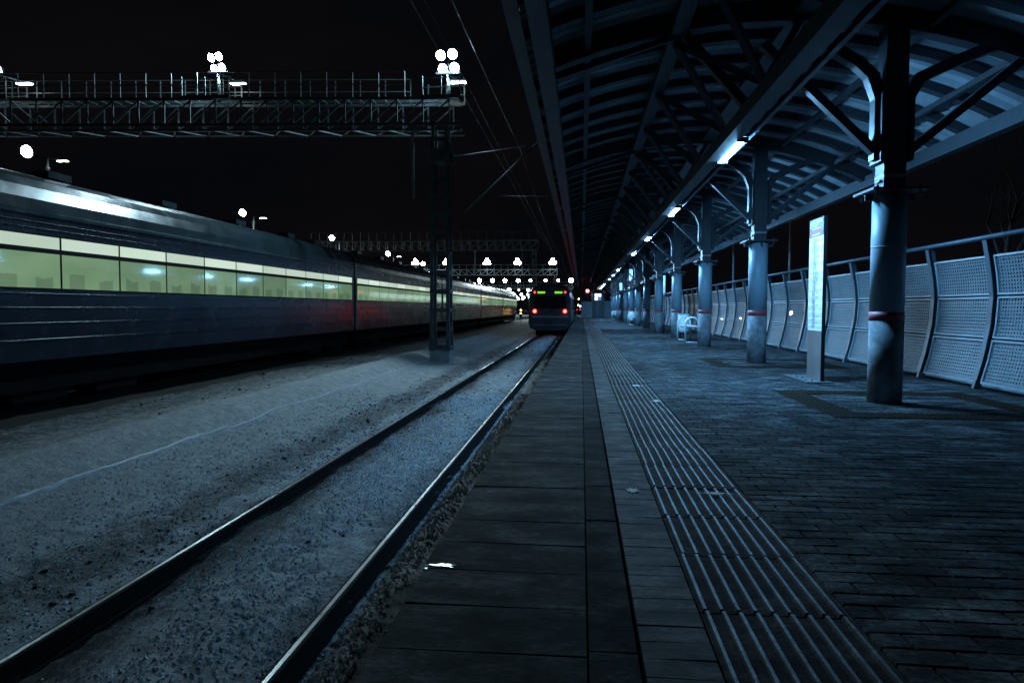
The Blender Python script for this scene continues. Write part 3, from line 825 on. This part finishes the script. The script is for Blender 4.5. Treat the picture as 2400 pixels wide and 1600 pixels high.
b = MB(); b.tube([(-.1,.03,.43),(-.1,.03,1.74)],.012,8); b.tube([(.12,.03,.43),(.12,.03,1.72)],.012,8); b.build('hanger', M['darkmetal'], sg)
def white_sign(x, y, z0, z1, wd, label):
    t = thing('hanging_panel', label, 'sign', (x,y,z0), 0, 'white panels hung under the canopy')
    b = MB(); b.box(-wd/2,wd/2,0,.03,0,z1-z0); b.build('panel', M['board'], t)
    b = MB(); b.tube([(-wd*.3,.015,z1-z0),(-wd*.3,.015,zr(x)-z0)],.012,8); b.tube([(wd*.3,.015,z1-z0),(wd*.3,.015,zr(x)-z0)],.012,8); b.build('hanger', M['darkmetal'], t)
white_sign(2.98,43.2,2.68,3.36,.22,'white panel hanging above the black number sign')
white_sign(2.62,47.4,2.20,2.68,.16,'smaller white panel hanging farther along the platform than the number sign')

# ------------------------------------------------------------------ end of the platform
bo = thing('end_booth', 'small dark booth with four bright panes and curved roof at the platform end', 'booth', (1.75,74.2,0))
b = MB(); b.box(-.62,.62,0,2.6,0,2.64); b.build('booth_wall', M['darkmetal'], bo)
b = MB(); nr = 14; b.path([(-.78+1.56*i/nr, 1.2, 2.66+.36*math.sin(PI*i/nr)) for i in range(nr+1)], .06, 3.2); b.build('booth_roof', M['galv'], bo)
wn = MB(); wn.box(-.40,.34,-.03,0,1.82,2.56); wf = wn.build('window_frame', M['steel'], bo)
for i, (a, c, mm) in enumerate(((-.37,-.05,'booth_pane'),(-.01,.31,'booth_pane'))):
    b = MB(); b.box(a,c,-.04,-.03,2.21,2.53); b.build('pane', M[mm], wf)
    b = MB(); b.box(a,c,-.04,-.03,1.85,2.17); b.build('pane', M['booth_pane' if i == 0 else 'booth_pane_dim'], wf)
b = MB(); b.box(-.25,.1,-.02,0,.02,1.7); b.build('booth_door', M['steel'], bo)
ew = thing('end_wall', 'low grey metal end wall left of the booth', 'wall', (.62,73.4,0))
b = MB(); b.box(-.62,.5,0,.08,0,1.66)
for k in range(8): b.box(-.62+k*.15,-.60+k*.15,-.015,0,0,1.66)
b.build('sheeting', M['plinth'], ew)
b = MB(); b.box(-.64,.52,-.03,.11,1.66,1.72); b.build('capping', M['steel'], ew)
ew = thing('end_fence', 'grey sheet fence closing the platform right of the booth', 'fence', (3.7,74.6,0))
b = MB(); b.box(-1.3,1.4,0,.05,0,1.75)
for k in range(9): b.box(-1.3+k*.33,-1.26+k*.33,-.03,0,0,1.75)
b.build('sheeting', M['plinth'], ew)
b = MB(); b.tube([(-1.3,.02,1.82),(1.4,.02,1.82)],.03,10); b.build('top_rail', M['fencepost'], ew)
rp = thing('red_signal', 'railway signal showing a bright red lamp at the platform end', 'signal', (.65,75.2,0))
b = MB(); b.cyl(0,.1,0,3.3,.05,12); b.build('signal_post', M['mast'], rp)
b = MB(); b.box(-.18,.18,-.02,.1,2.45,3.2); b.build('signal_head', M['darkmetal'], rp)
b = MB(); b.disc_y(0,-.05,2.84,.165,.03,20); b.build('red_lens', M['red_sig'], rp)
b = MB(); b.disc_y(0,-.03,3.08,.09,.02,16); b.build('dark_lens', M['rubber'], rp)
b = MB(); b.box(-.2,.2,-.2,-.02,2.98,3.0); b.build('hood', M['darkmetal'], rp)

# distant little signals beyond the platform end
def dwarf(x, y, lamps, label, h):
    t = thing('distant_signal', label, 'signal', (x,y,-1.2))
    b = MB(); b.cyl(0,.1,0,h,.06,8); b.build('signal_post', M['mast'], t)
    b = MB(); b.box(-.22,.22,-.02,.2,.8,h+.2); b.build('signal_head', M['darkmetal'], t)
    for dx, z, mm, r in lamps:
        b = MB(); b.disc_y(dx,-.06,z,r,.03,10); b.build('signal_lamp', M[mm], t)
    return t
dwarf(-.55,150,[(0,4.2,'amber',.16),(-.1,2.9,'white_small',.14)],'far signal with one amber and one white lamp past the platform end',4.4)
dwarf(-.3,170,[(.0,2.7,'white_small',.2),(.05,1.9,'red_lamp',.1)],'far low signal with white over red lamps past the platform end',3.0)
dwarf(-1.0,160,[(0,1.9,'red_lamp',.1)],'tiny far signal with a single red lamp beside the track',2.2)
sgA = dwarf(-9.6,112,[(0,1.9,'amber',.12),(0,1.4,'amber',.12)],'low signal with two amber lamps by the end of the lit train',2.0)

# ------------------------------------------------------------------ lit passenger train on the far track
TX = -10.8; HW = 1.74
def carriage_profile():
    side = [(0,-.07)]
    for z in (.32,.65,.96,1.24): side += [(0,z-.022),(.02,z-.012),(.02,z+.012),(0,z+.022)]
    side += [(0,1.30),(0,2.44)]
    for z in (2.54,2.66): side += [(0,z-.018),(.016,z-.01),(.016,z+.01),(0,z+.018)]
    side += [(0,2.80)]
    return side
def make_carriage(label):
    CL = 21.1
    t = thing('passenger_carriage', label, 'train carriage', (TX-HW, 97, RT), 0, 'carriages of the lit passenger train')
    zo = -RT
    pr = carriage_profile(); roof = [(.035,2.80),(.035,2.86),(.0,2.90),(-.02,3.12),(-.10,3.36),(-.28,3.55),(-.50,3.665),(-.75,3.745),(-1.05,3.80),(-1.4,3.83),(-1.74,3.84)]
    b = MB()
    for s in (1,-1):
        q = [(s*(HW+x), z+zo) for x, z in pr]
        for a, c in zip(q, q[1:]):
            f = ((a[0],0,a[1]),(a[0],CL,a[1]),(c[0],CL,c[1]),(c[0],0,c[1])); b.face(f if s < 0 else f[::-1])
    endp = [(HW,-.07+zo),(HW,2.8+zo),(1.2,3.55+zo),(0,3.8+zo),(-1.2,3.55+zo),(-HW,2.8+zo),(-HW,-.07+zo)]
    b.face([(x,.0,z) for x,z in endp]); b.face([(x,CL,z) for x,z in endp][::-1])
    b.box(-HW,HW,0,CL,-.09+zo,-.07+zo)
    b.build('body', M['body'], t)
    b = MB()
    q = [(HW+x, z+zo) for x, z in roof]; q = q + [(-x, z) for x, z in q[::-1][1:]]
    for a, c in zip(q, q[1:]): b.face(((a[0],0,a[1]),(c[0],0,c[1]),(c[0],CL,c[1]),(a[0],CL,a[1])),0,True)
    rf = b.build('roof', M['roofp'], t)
    for yy in (3.2,7.4,11.6,15.8,18.6):
        b = MB(); b.box(.55,.95,yy-.35,yy+.35,3.80+zo,3.95+zo); b.build('roof_vent', M['roofp'], rf)
    b = MB(); b.box(-1.55,1.55,.3,CL-.3,-.72+zo,-.1+zo)
    for yy in (1.8,4.2,16.9,19.3): b.box(-1.5,1.5,yy-.75,yy+.75,-.93+zo,-.7+zo)
    b.build('underframe', M['skirt'], t)
    for yy in (1.8,4.2,16.9,19.3):
        b = MB(); b.tube([(-.84,yy,.47),(-.74,yy,.47),(-.739,yy,.47),(.739,yy,.47),(.74,yy,.47),(.84,yy,.47)],[.46,.46,.08,.08,.46,.46],24); b.build('wheelset', M['railweb'], t)
    b = MB(); b.box(-1.35,1.35,-.24,0,.6,4.0); b.build('gangway', M['rubber'], t)
    nw = 11; pit = (CL-.5)/nw
    for k in range(nw):
        y0 = .25+k*pit+.022; y1 = .25+(k+1)*pit-.022
        b = MB(); b.box(HW,HW+.012,y0-.02,y1+.02,1.32+zo,2.43+zo); wdo = b.build('window', M['rubber'], t)
        b = MB(); b.box(HW+.012,HW+.02,y0+.012,y1-.012,2.16+zo,2.40+zo); b.build('hopper_pane', M['pane_top'], wdo)
        b = MB(); b.box(HW+.012,HW+.02,y0+.012,y1-.012,1.36+zo,2.06+zo); b.build('main_pane', M['pane_main'], wdo)
    b = MB(); b.box(HW+.001,HW+.026,.06,.10,.1+zo,2.3+zo); b.box(HW+.001,HW+.026,CL-.10,CL-.06,.1+zo,2.3+zo); b.build('end_handrail', M['galv'], t)
    return t
cl = ['dark blue carriage with lit window band, farthest of the train','dark blue lit carriage, second from the far end of the train','dark blue lit carriage of the train, seen on both sides of the lattice mast',
      'dark blue lit carriage of the train, fourth from its far end','large dark blue carriage with glowing windows at the left, filling most of the train seen','nearest dark blue carriage, cut off by the left picture edge']
car = make_carriage(cl[0])
for i in range(1,5): dup(car, (TX-HW, 97-21.35*i, RT), cl[i])

# ------------------------------------------------------------------ red-lamped train on the near track
NX = -2.485
def near_car(y, label, tail):
    CL = 20.6
    t = thing('motor_carriage', label, 'train carriage', (NX, y, RT), 0, 'carriages of the train leaving on the near track')
    b = MB()
    prof = [(-1.0,.25),(-1.66,.45),(-1.74,.95),(-1.74,2.9),(-1.66,3.35),(-1.35,3.75),(-.8,3.98),(0,4.06)]
    prof = prof + [(-x,z) for x,z in prof[::-1][1:]]
    st_ = [(0,.93,-.02),(.25,.98,0),(.8,1,0),(CL,1,0)] if tail else [(0,1,0),(CL,1,0)]
    for (ya,sa,_),(yb,sb,_) in zip(st_, st_[1:]):
        for a, c in zip(prof, prof[1:]):
            b.face(((a[0]*sa,ya,.25+(a[1]-.25)*sa),(c[0]*sa,ya,.25+(c[1]-.25)*sa),(c[0]*sb,yb,.25+(c[1]-.25)*sb),(a[0]*sb,yb,.25+(a[1]-.25)*sb)),0,True)
    b.face([(x*st_[0][1],0,.25+(z-.25)*st_[0][1]) for x,z in prof][::-1]); b.face([(x,CL,z) for x,z in prof])
    b.build('body', M['red_train'], t)
    for s in (-1,1):
        for k in range(8):
            yy = 1.6+k*2.3
            b = MB(); b.box(s*1.741 - (.012 if s < 0 else 0), s*1.741 + (.012 if s > 0 else 0), yy, yy+1.5, 1.95, 2.85); b.build('window', M['glassdark'], t)
    b = MB(); b.box(-1.2,1.2,1,CL-1,-.1,.3); 
    for yy in (2.4,4.8,16,18.4): b.tube([(-.84,yy,.46),(.84,yy,.46)],.45,18)
    b.build('underframe', M['skirt'], t)
    if tail:
        b = MB(); b.box(-1.30,1.30,-.03,0,2.0,3.0); b.build('windscreen', M['glassdark'], t)
        b = MB(); b.box(-1.45,1.45,-.025,0,1.3,1.42); b.box(-1.3,1.3,-.02,0,.7,.74); b.build('trim', M['galv'], t)
        for x in (-.68,.68):
            b = MB(); b.box(x-.34,x+.34,-.04,0,3.17,3.40); lf = b.build('destination_display', M['rubber'], t)
            b = MB(); b.box(x-.31,x+.31,-.048,-.04,3.20,3.37); b.build('led_matrix', M['led'], lf)
        for x in (-1.2,1.2):
            b = MB(); b.disc_y(x,-.05,3.3,.075,.05,16); b.build('upper_tail_lamp', M['red_lamp'], t)
            b = MB(); b.disc_y(x,-.07,1.80,.13,.06,18); b.build('tail_lamp', M['red_low'], t)
        b = MB(); b.box(-.16,.16,-.5,0,.85,1.15); b.build('coupler', M['darkmetal'], t)
        b = MB(); b.box(-1.3,1.3,-.12,.1,.3,.62); b.build('buffer_beam', M['darkmetal'], t)
    return t
near_car(56,'dark rear carriage with red tail lamps and green displays on the near track',True)
nc = near_car(77.2,'dark carriage coupled ahead of the red-lamped rear carriage',False)
dup(nc, (NX,98.4,RT), 'dark carriage of the leaving train, third from its red-lamped rear')

# ------------------------------------------------------------------ floodlights
def flood(name, x, y, z, size, label, mat, group, heads=7, pole=0, tilt=.35, small=None, aim=0, parent=None):
    """bank of flood heads on a short pole; faces -y and down"""
    t = thing(name, label, 'floodlight', (x,y,z), 0, group)
    rot = Matrix.Rotation(aim, 4, 'Z') @ Matrix.Rotation(tilt, 4, 'X')
    n7 = {7:[(0,0)]+[(math.cos(PI*k/3+PI/6), math.sin(PI*k/3+PI/6)) for k in range(6)], 1:[(0,0)], 3:[(-.7,-.45),(.7,-.45),(0,.7)], 4:[(-.75,-.75),(.75,-.75),(-.75,.75),(.75,.75)]}[heads]
    hr = size*{7:.172, 1:.36, 3:.21, 4:.205}[heads]; sp_ = size*.345
    for (ux, uz) in n7:
        cx, cz = ux*sp_, uz*sp_
        b = MB(); b.tube([rot @ Vector((cx,0,cz)), rot @ Vector((cx,.05*size,cz)), rot @ Vector((cx,.2*size,cz))], [hr,hr,hr*.55], 24); hd = b.build('flood_head', M['darkmetal'], t)
        b = MB(); b.face([rot @ Vector((cx+hr*.93*math.cos(2*PI*k/12), -.012, cz+hr*.93*math.sin(2*PI*k/12))) for k in range(12)]); b.build('lens', M[mat], hd)
    b = MB(); b.bar((-size*.5,.12*size,-size*.42),(size*.5,.12*size,-size*.42),.07)
    b.bar((0,.22*size,-size*.5),(0,.22*size,size*.3),.08)
    if pole: b.cyl(0,.22*size,-pole,-size*.4,.07,10)
    b.build('mount', M['gantry'], t)
    if small:
        dx, dy, dz = small
        b = MB(); b.bar((0,.22*size,-size*.45),(dx,dy,dz+.05),.05); b.box(dx-.32,dx+.32,dy-.12,dy+.12,dz,dz+.06); wl = b.build('walkway_lamp', M['gantry'], t)
        b = MB(); b.box(dx-.30,dx+.30,dy-.10,dy+.10,dz-.03,dz-.004); b.build('lamp_glass', M['lamp_small'], wl)
    return t

# near gantry
GY = 27.8; GZT, GZB = 9.24, 8.23
sl = (27.8-26.42)/(23.19-4.9)     # slight skew of the portal
def gy(x): return GY + (x+4.9)*sl
gan = thing('lattice_gantry', 'long lattice gantry with walkway spanning the tracks overhead at the left', 'gantry', (0,0,0))
GX0, GX1 = -27.5, -4.9; DP = 1.0
for dy in (0, DP):
    b = MB(); b.bar((GX0,gy(GX0)+dy,GZT),(GX1,gy(GX1)+dy,GZT),.08,.10); b.build('top_chord', M['gantry'], gan)
    b = MB(); b.bar((GX0,gy(GX0)+dy,GZB),(GX1,gy(GX1)+dy,GZB),.08,.10); b.build('bottom_chord', M['gantry'], gan)
    x = GX1-.35; i = 0
    while x > GX0:
        b = MB(); b.bar((x,gy(x)+dy,GZB),(x,gy(x)+dy,GZT),.055,.055)
        b.build('lattice_vertical', M['gantry'], gan)
        if x-1.03 > GX0:
            b = MB()
            if x > -21.5: b.bar((x-1.03,gy(x)+dy,GZB+.06),(x,gy(x)+dy,GZT-.06),.05,.05)
            else: b.bar((x-1.03,gy(x)+dy,GZT-.06),(x,gy(x)+dy,GZB+.06),.05,.05)
            b.build('lattice_diagonal', M['gantry'], gan)
        x -= 1.03; i += 1
b = MB(); x = GX1; s = 0
while x > GX0+.7:
    a, c = (0,DP) if s % 2 == 0 else (DP,0)
    b.bar((x,gy(x)+a,GZB-.22),(x-.7,gy(x)+c,GZB-.22),.045); x -= .7; s += 1
for dy in (0,DP): b.bar((GX0,gy(GX0)+dy,GZB-.22),(GX1+.1,gy(GX1)+dy,GZB-.22),.06)
b.build('bottom_lacing', M['gantry'], gan)
b = MB()
for k in range(5): b.bar((GX0,gy(GX0)+.18+.16*k,GZT+.08),(GX1,gy(GX1)+.18+.16*k,GZT+.08),.04,.03)
x = GX1
while x > GX0: b.bar((x,gy(x)+.05,GZT+.06),(x,gy(x)+DP-.05,GZT+.06),.03); x -= .5
b.build('walkway', M['gantry'], gan)
b = MB()
for dy in (0,DP):
    for zz in (.55,1.04): b.bar((GX0,gy(GX0)+dy,GZT+zz),(-7.0,gy(-7)+dy,GZT+zz),.03)
    x = -7.0
    while x > GX0: b.bar((x,gy(x)+dy,GZT),(x,gy(x)+dy,GZT+1.04),.035); x -= 1.03
b.build('handrail', M['mast'], gan)
for xx, wd in ((-5.55,1.5),(-14.9,1.95),(-23.8,1.9)):
    y0 = gy(xx)
    for yy in (y0-.05, y0+DP+.05):
        b = MB()
        for zz in (.42,.78): b.bar((xx-wd/2,yy,GZT+zz),(xx+wd/2,yy,GZT+zz),.03)
        for k in range(3): b.bar((xx-wd/2+wd/2*k,yy,GZT),(xx-wd/2+wd/2*k,yy,GZT+.85),.045)
        b.bar((xx-wd/2,yy,GZT+.06),(xx+wd/2,yy,GZT+.06),.04,.14)
        b.build('platform_railing', M['gantry'], gan)
for xx in (-6.8,):
    b = MB(); b.bar((xx,gy(xx)+.5,GZB-.2),(xx,gy(xx)+.5,5.4),.10,.10); b.bar((xx-.3,gy(xx)+.5,GZB-.15),(xx+.3,gy(xx)+.5,GZB-.15),.12,.12); b.build('drop_post', M['gantry'], gan)
for (x, lab, sm) in ((-5.36,'brilliant floodlight on the gantry end right above the lattice mast',(.40,.2,-.75)),(-14.6,'bright floodlight in the middle of the near gantry',(.75,.3,-.75)),(-23.7,'bright floodlight on the near gantry at the left picture edge',(1.2,.2,-.75))):
    flood('floodlight', x, gy(x)+.3, 10.75, .98 if x > -10 else .8, lab, 'flood', 'floodlights on the near gantry', 4, 1.5, .42, sm, aim=(-.22 if x > -10 else -.30))

# lattice mast
ms = thing('lattice_mast', 'dark lattice mast on a concrete block in the snow between the tracks', 'mast', (-5.55,27.7,-1.2))
b = MB(); b.box(-.40,.40,-.40,.40,-.1,.50); b.build('concrete_foot', M['concrete'], ms, bevel=.02)
b = MB(); hb, ht, zt_ = .34, .26, 9.3
for sx in (-1,1):
    for sy in (-1,1):
        b.bar((sx*hb,sy*hb,.5),(sx*ht,sy*ht,zt_),.12,.14)
        b.bar((sx*hb,sy*hb,.5),(sx*(hb-.02),sy*hb,1.0),.17,.17)
b.build('mast_leg', M['mast'], ms)
z = .62
while z < zt_:
    b = MB(); r = hb+(ht-hb)*(z-.5)/(zt_-.5)
    for sy in (-1,1): b.bar((-r-.074,sy*(r+.075),z),(r+.074,sy*(r+.075),z),.012,.15)
    for sx in (-1,1): b.bar((sx*(r+.068),-r,z),(sx*(r+.068),r,z),.012,.15)
    b.build('batten_band', M['mast'], ms); z += .74
b = MB()
b.bar((-.48,0,8.35),(.48,0,8.35),.9,.05); b.box(-.40,.40,-.40,.40,7.9,8.36)
b.build('mast_clamp', M['mast'], ms)

# overhead line
cn = thing('catenary_cantilever', 'thin catenary bracket reaching from the lattice mast towards the near track', 'bracket', (-4.95,27.7,6.9))
b = MB(); b.tube([(-.3,0,0),(2.95,0,.41)],.03,8); b.build('top_tube', M['gantry'], cn)
b = MB(); b.tube([(.3,0,-2.2),(3.4,0,.7)],.035,8); b.build('stay_tube', M['gantry'], cn)
b = MB(); b.tube([(1.6,0,-1.53),(3.9,0,-1.56)],.02,8); b.build('registration_arm', M['gantry'], cn)
b = MB()
for k in range(5): b.disc_y(2.75+k*.0,-.05,.38-.09*k,.06-.004*k,.1,10)
b.build('insulator', M['darkmetal'], cn)
def wire(pts, r, label):
    b = MB(); b.tube(pts, r, 6); return tag(b.build('overhead_wire', M['wire']), label, 'wire', 'overhead wires above the tracks')
wire([(-2.45,y,5.35+.02*math.sin(y)) for y in (-8,0,27.7,85,150)], .007, 'straight contact wire above the near track')
def sag(y): 
    u = ((y-27.7)/57.5) % 1.0; return 7.25 - 4*.7*u*(1-u)
wire([(-2.45,y,sag(y)) for y in range(-8,150,3)], .008, 'sagging catenary wire above the near track')
wire([(-4.6,y,9.9-.0*y) for y in (-8,27.7,85,150)], .008, 'feeder wire high beside the lattice mast')

# further portals
def portal(y, x0, x1, label, step, zt, zb, mast_x, lw=.09, rail_=True):
    t = thing('lattice_portal', label, 'gantry', (0,y,0))
    for dy in (0, 1.0):
        b = MB(); b.bar((x0,dy,zt),(x1,dy,zt),lw); b.build('top_chord', M['portal'], t)
        b = MB(); b.bar((x0,dy,zb),(x1,dy,zb),lw); b.build('bottom_chord', M['portal'], t)
    for dy in (0,1.0):
        b = MB(); x = x1
        while x > x0+.1:
            b.bar((x,dy,zb),(x,dy,zt),lw*.8)
            if x-step > x0: 
                q = ((x-step,dy,zb),(x,dy,zt)) if x > (x0+x1)/2 else ((x-step,dy,zt),(x,dy,zb))
                b.bar(*q, lw*.7)
            x -= step
        b.build('lattice', M['portal'], t)
    if rail_:
        b = MB(); b.bar((x0,0,zt+1.04),(x1,0,zt+1.04),lw*.5); x = x1
        while x > x0: b.bar((x,0,zt),(x,0,zt+1.04),lw*.5); x -= step
        b.build('handrail', M['portal'], t)
    for mx in mast_x:
        b = MB()
        for sx in (-.26,.26):
            for sy in (.2,.8): b.bar((mx+sx,sy,-1.2),(mx+sx*.8,sy,zb),.11)
        z = -.6
        while z < zb:
            for sy in (.15,.85): b.bar((mx-.3,sy,z),(mx+.3,sy,z),.03,.14)
            z += .75
        b.build('portal_mast', M['portal'], t)
    for dx in (-7.2,-13.1):
        if x0 < dx < x1:
            b = MB(); b.bar((dx,.5,5.2),(dx,.5,zb),.1); b.build('drop_post', M['portal'], t)
    return t
portal(85.6,-34,-5.3,'thin lattice portal far behind the mast, without lamps',1.05,9.25,8.1,(-5.75,))
portal(150.5,-40,-5.2,'distant lattice portal carrying a row of bright floodlights',1.5,9.25,8.1,(-5.6,),.11)
portal(252,-40,-3.0,'farthest lattice portal with small floodlights',2.2,9.25,8.1,(-3.6,),.13)

posn = ['rightmost','second from right','third from right','fourth from right','fifth from right','leftmost']
for k, x in enumerate((-6.1,-13.6,-20.2,-29,-31.9,-35.8)):
    flood('floodlight', x, 150.2+(5 if x == -6.1 else 0)*0, 10.9, 1.75 if x != -31.9 else 1.4, f'white floodlight on the distant portal, {posn[k]} of its six', 'flood_far', 'floodlights on the distant portal', 3, 1.6, .25)
for k, x in enumerate((-3.65,-8.2,-12.7,-18.2,-22.6,-27.3,-31.8,-36.6)):
    sz = {0:2.2,1:1.2,2:1.3,3:1.3,4:1.8,5:1.9,6:1.9,7:1.9}[k]
    flood('floodlight', x, 251.6, 10.9, sz, f'small floodlight on the farthest portal, {["rightmost","second from right","third from right","fourth from right","fifth from right","sixth from right","seventh from right","leftmost"][k]} of its eight', 'flood_far', 'floodlights on the farthest portal', 1, 1.6, .2)

# yard lighting masts in a row beyond the train
def yard_mast(y, label, sz):
    t = thing('yard_light_mast', label, 'light mast', (-43.0, y+2.2, -1.2), 0, 'yard light masts beyond the train')
    b = MB(); b.tube([(0,0,0),(0,0,14.2)],[.20,.11],14); b.cyl(0,0,12.2,12.3,.22,12); b.cyl(0,0,13.3,13.4,.2,12); b.build('pole', M['galv'], t)
    b = MB(); b.bar((-.9,-.2,14.2),(1.1,-.2,14.0),.07); b.build('cross_arm', M['gantry'], t)
    rot = Matrix.Rotation(.3, 4, 'X')
    cx, cz, hr = -1.0, 14.5, .37*sz
    b = MB(); b.tube([rot @ Vector(q) + Vector((cx,-.9,cz)) for q in ((0,0,0),(0,.08,0),(0,.4,0))], [hr,hr,hr*.55], 24); hd = b.build('flood_head', M['darkmetal'], t)
    b = MB(); b.face([rot @ Vector((hr*.94*math.cos(2*PI*k/24),-.015,hr*.94*math.sin(2*PI*k/24))) + Vector((cx,-.9,cz)) for k in range(24)]); b.build('lens', M['flood_yard'], hd)
    b = MB(); b.box(.9,1.8,-.15,.15,13.92,14.02); wl = b.build('side_lamp', M['gantry'], t)
    b = MB(); b.box(.93,1.77,-.13,.13,13.87,13.915); b.build('lamp_glass', M['lamp_small'], wl)
yl = ['large yellowish yard floodlight on a pale pole above the train at the left edge','yard light mast behind the train roof, second in its row from the left',
      'yard light mast behind the train, third in its row from the left','yard light mast behind the train, fourth in its row from the left','small yard light mast near the lattice mast, fifth in its row from the left']
for k, y in enumerate((51.3,87.2,120.2,156.5,192.3)): yard_mast(y, yl[k], (1.35,1.25,1.3,1.4,1.5)[k])

# cluster of the very far yard lamps
far = [(-47.6,560,12,2.6,'highest-left'),(-42.5,560,12,2.2,'upper right'),(-58.5,714,12,3.8,'brightest'),(-63.8,701,12,2.4,'left'),(-51.7,702,12,3.2,'right'),(-67,809,12,3.2,'lower middle'),(-72.3,810,12,3.8,'lower left'),(-31.9,423,12,2.4,'topmost right'),(-37.5,423,12,1.3,'topmost left'),(-38.7,377,10.9,2.6,'lone')]
for x, y, z, r, nm in far:
    t = thing('far_yard_lamp', f'tiny far white lamp over the end of the lit train, {nm} of the cluster', 'lamp', (x,y,-1.2), 0, 'cluster of far yard lamps')
    b = MB(); b.cyl(0,.4,0,z+1.3,.14,8); b.build('pole', M['mast'], t)
    b = MB(); b.disc_y(0,-.1,z+1.2,r*.45,.25,12); hd = b.build('lamp_head', M['darkmetal'], t)
    b = MB(); b.disc_y(0,-.16,z+1.2,r*.42,.05,12); b.build('lens', M['white_small'], hd)

# ------------------------------------------------------------------ beyond the fence
for x, y, h, label in ((6.25,30,7.5,'thin pale pole beyond the fence, behind the second column'),(8.5,30,8,'thin pale pole beyond the fence, left of the timetable pylon')):
    t = thing('street_pole', label, 'pole', (x,y,-1.3))
    b = MB(); b.tube([(0,0,0),(0,0,h)],[.045,.03],10); b.build('pole', M['galv'], t)
    b = MB(); b.tube([(0,0,h),(0,0,h+.08)],.05,8); b.build('pole_cap', M['mast'], t)
for x, y, z, r, label, mm in ((11.4,40,.78,.13,'warm lamp low behind the fence, left of the timetable pylon','warm'),(7.1,40,.57,.07,'small light behind the fence near the third column','warm'),(7.75,40,.43,.05,'tiny light behind the fence between the second and third columns','white_small'),(8.75,40,.46,.06,'faint light behind the fence just left of the second column','white_small')):
    t = thing('street_lamp', label, 'lamp', (x,y,-1.3), 0, 'street lamps behind the fence')
    b = MB(); b.cyl(0,.1,0,z+1.3+.2,.05,10); b.build('lamp_post', M['mast'], t)
    b = MB(); b.disc_y(0,-.05,z+1.3,r+.03,.12,14); hd = b.build('lamp_head', M['darkmetal'], t)
    b = MB(); b.disc_y(0,-.08,z+1.3,r,.03,14); b.build('lens', M[mm], hd)
tr = thing('bare_tree', 'faint bare winter tree in the dark beyond the fence at the right', 'tree', (13.2,22,-1.3))
b = MB(); br = MB()
def limb(mb, p_, d, ln, r, lev):
    pts = [p_]; rs_ = [r]
    for k in range(3):
        d = (d+Vector((random.uniform(-.22,.22),random.uniform(-.22,.22),random.uniform(-.08,.14)))).normalized()
        pts.append(pts[-1]+d*ln/3); rs_.append(r*(1-.22*(k+1)))
    mb.tube(pts, rs_, 5 if lev else 9, 0, False)
    if lev < 5:
        for q in range(3 if lev else 5):
            a = random.uniform(0,2*PI); sp_ = random.uniform(.45,.8)
            nd = (d+Vector((math.cos(a)*sp_,math.sin(a)*sp_,random.uniform(.0,.3)))).normalized()
            limb(br, pts[random.choice((1,2,3))] if lev else pts[-1], nd, ln*random.uniform(.55,.72), r*.42, lev+1)
limb(b, Vector((0,0,0)), Vector((0,0,1)), 3.6, .2, 0)
b.build('trunk', M['bark'], tr); br.build('crown', M['bark'], tr)
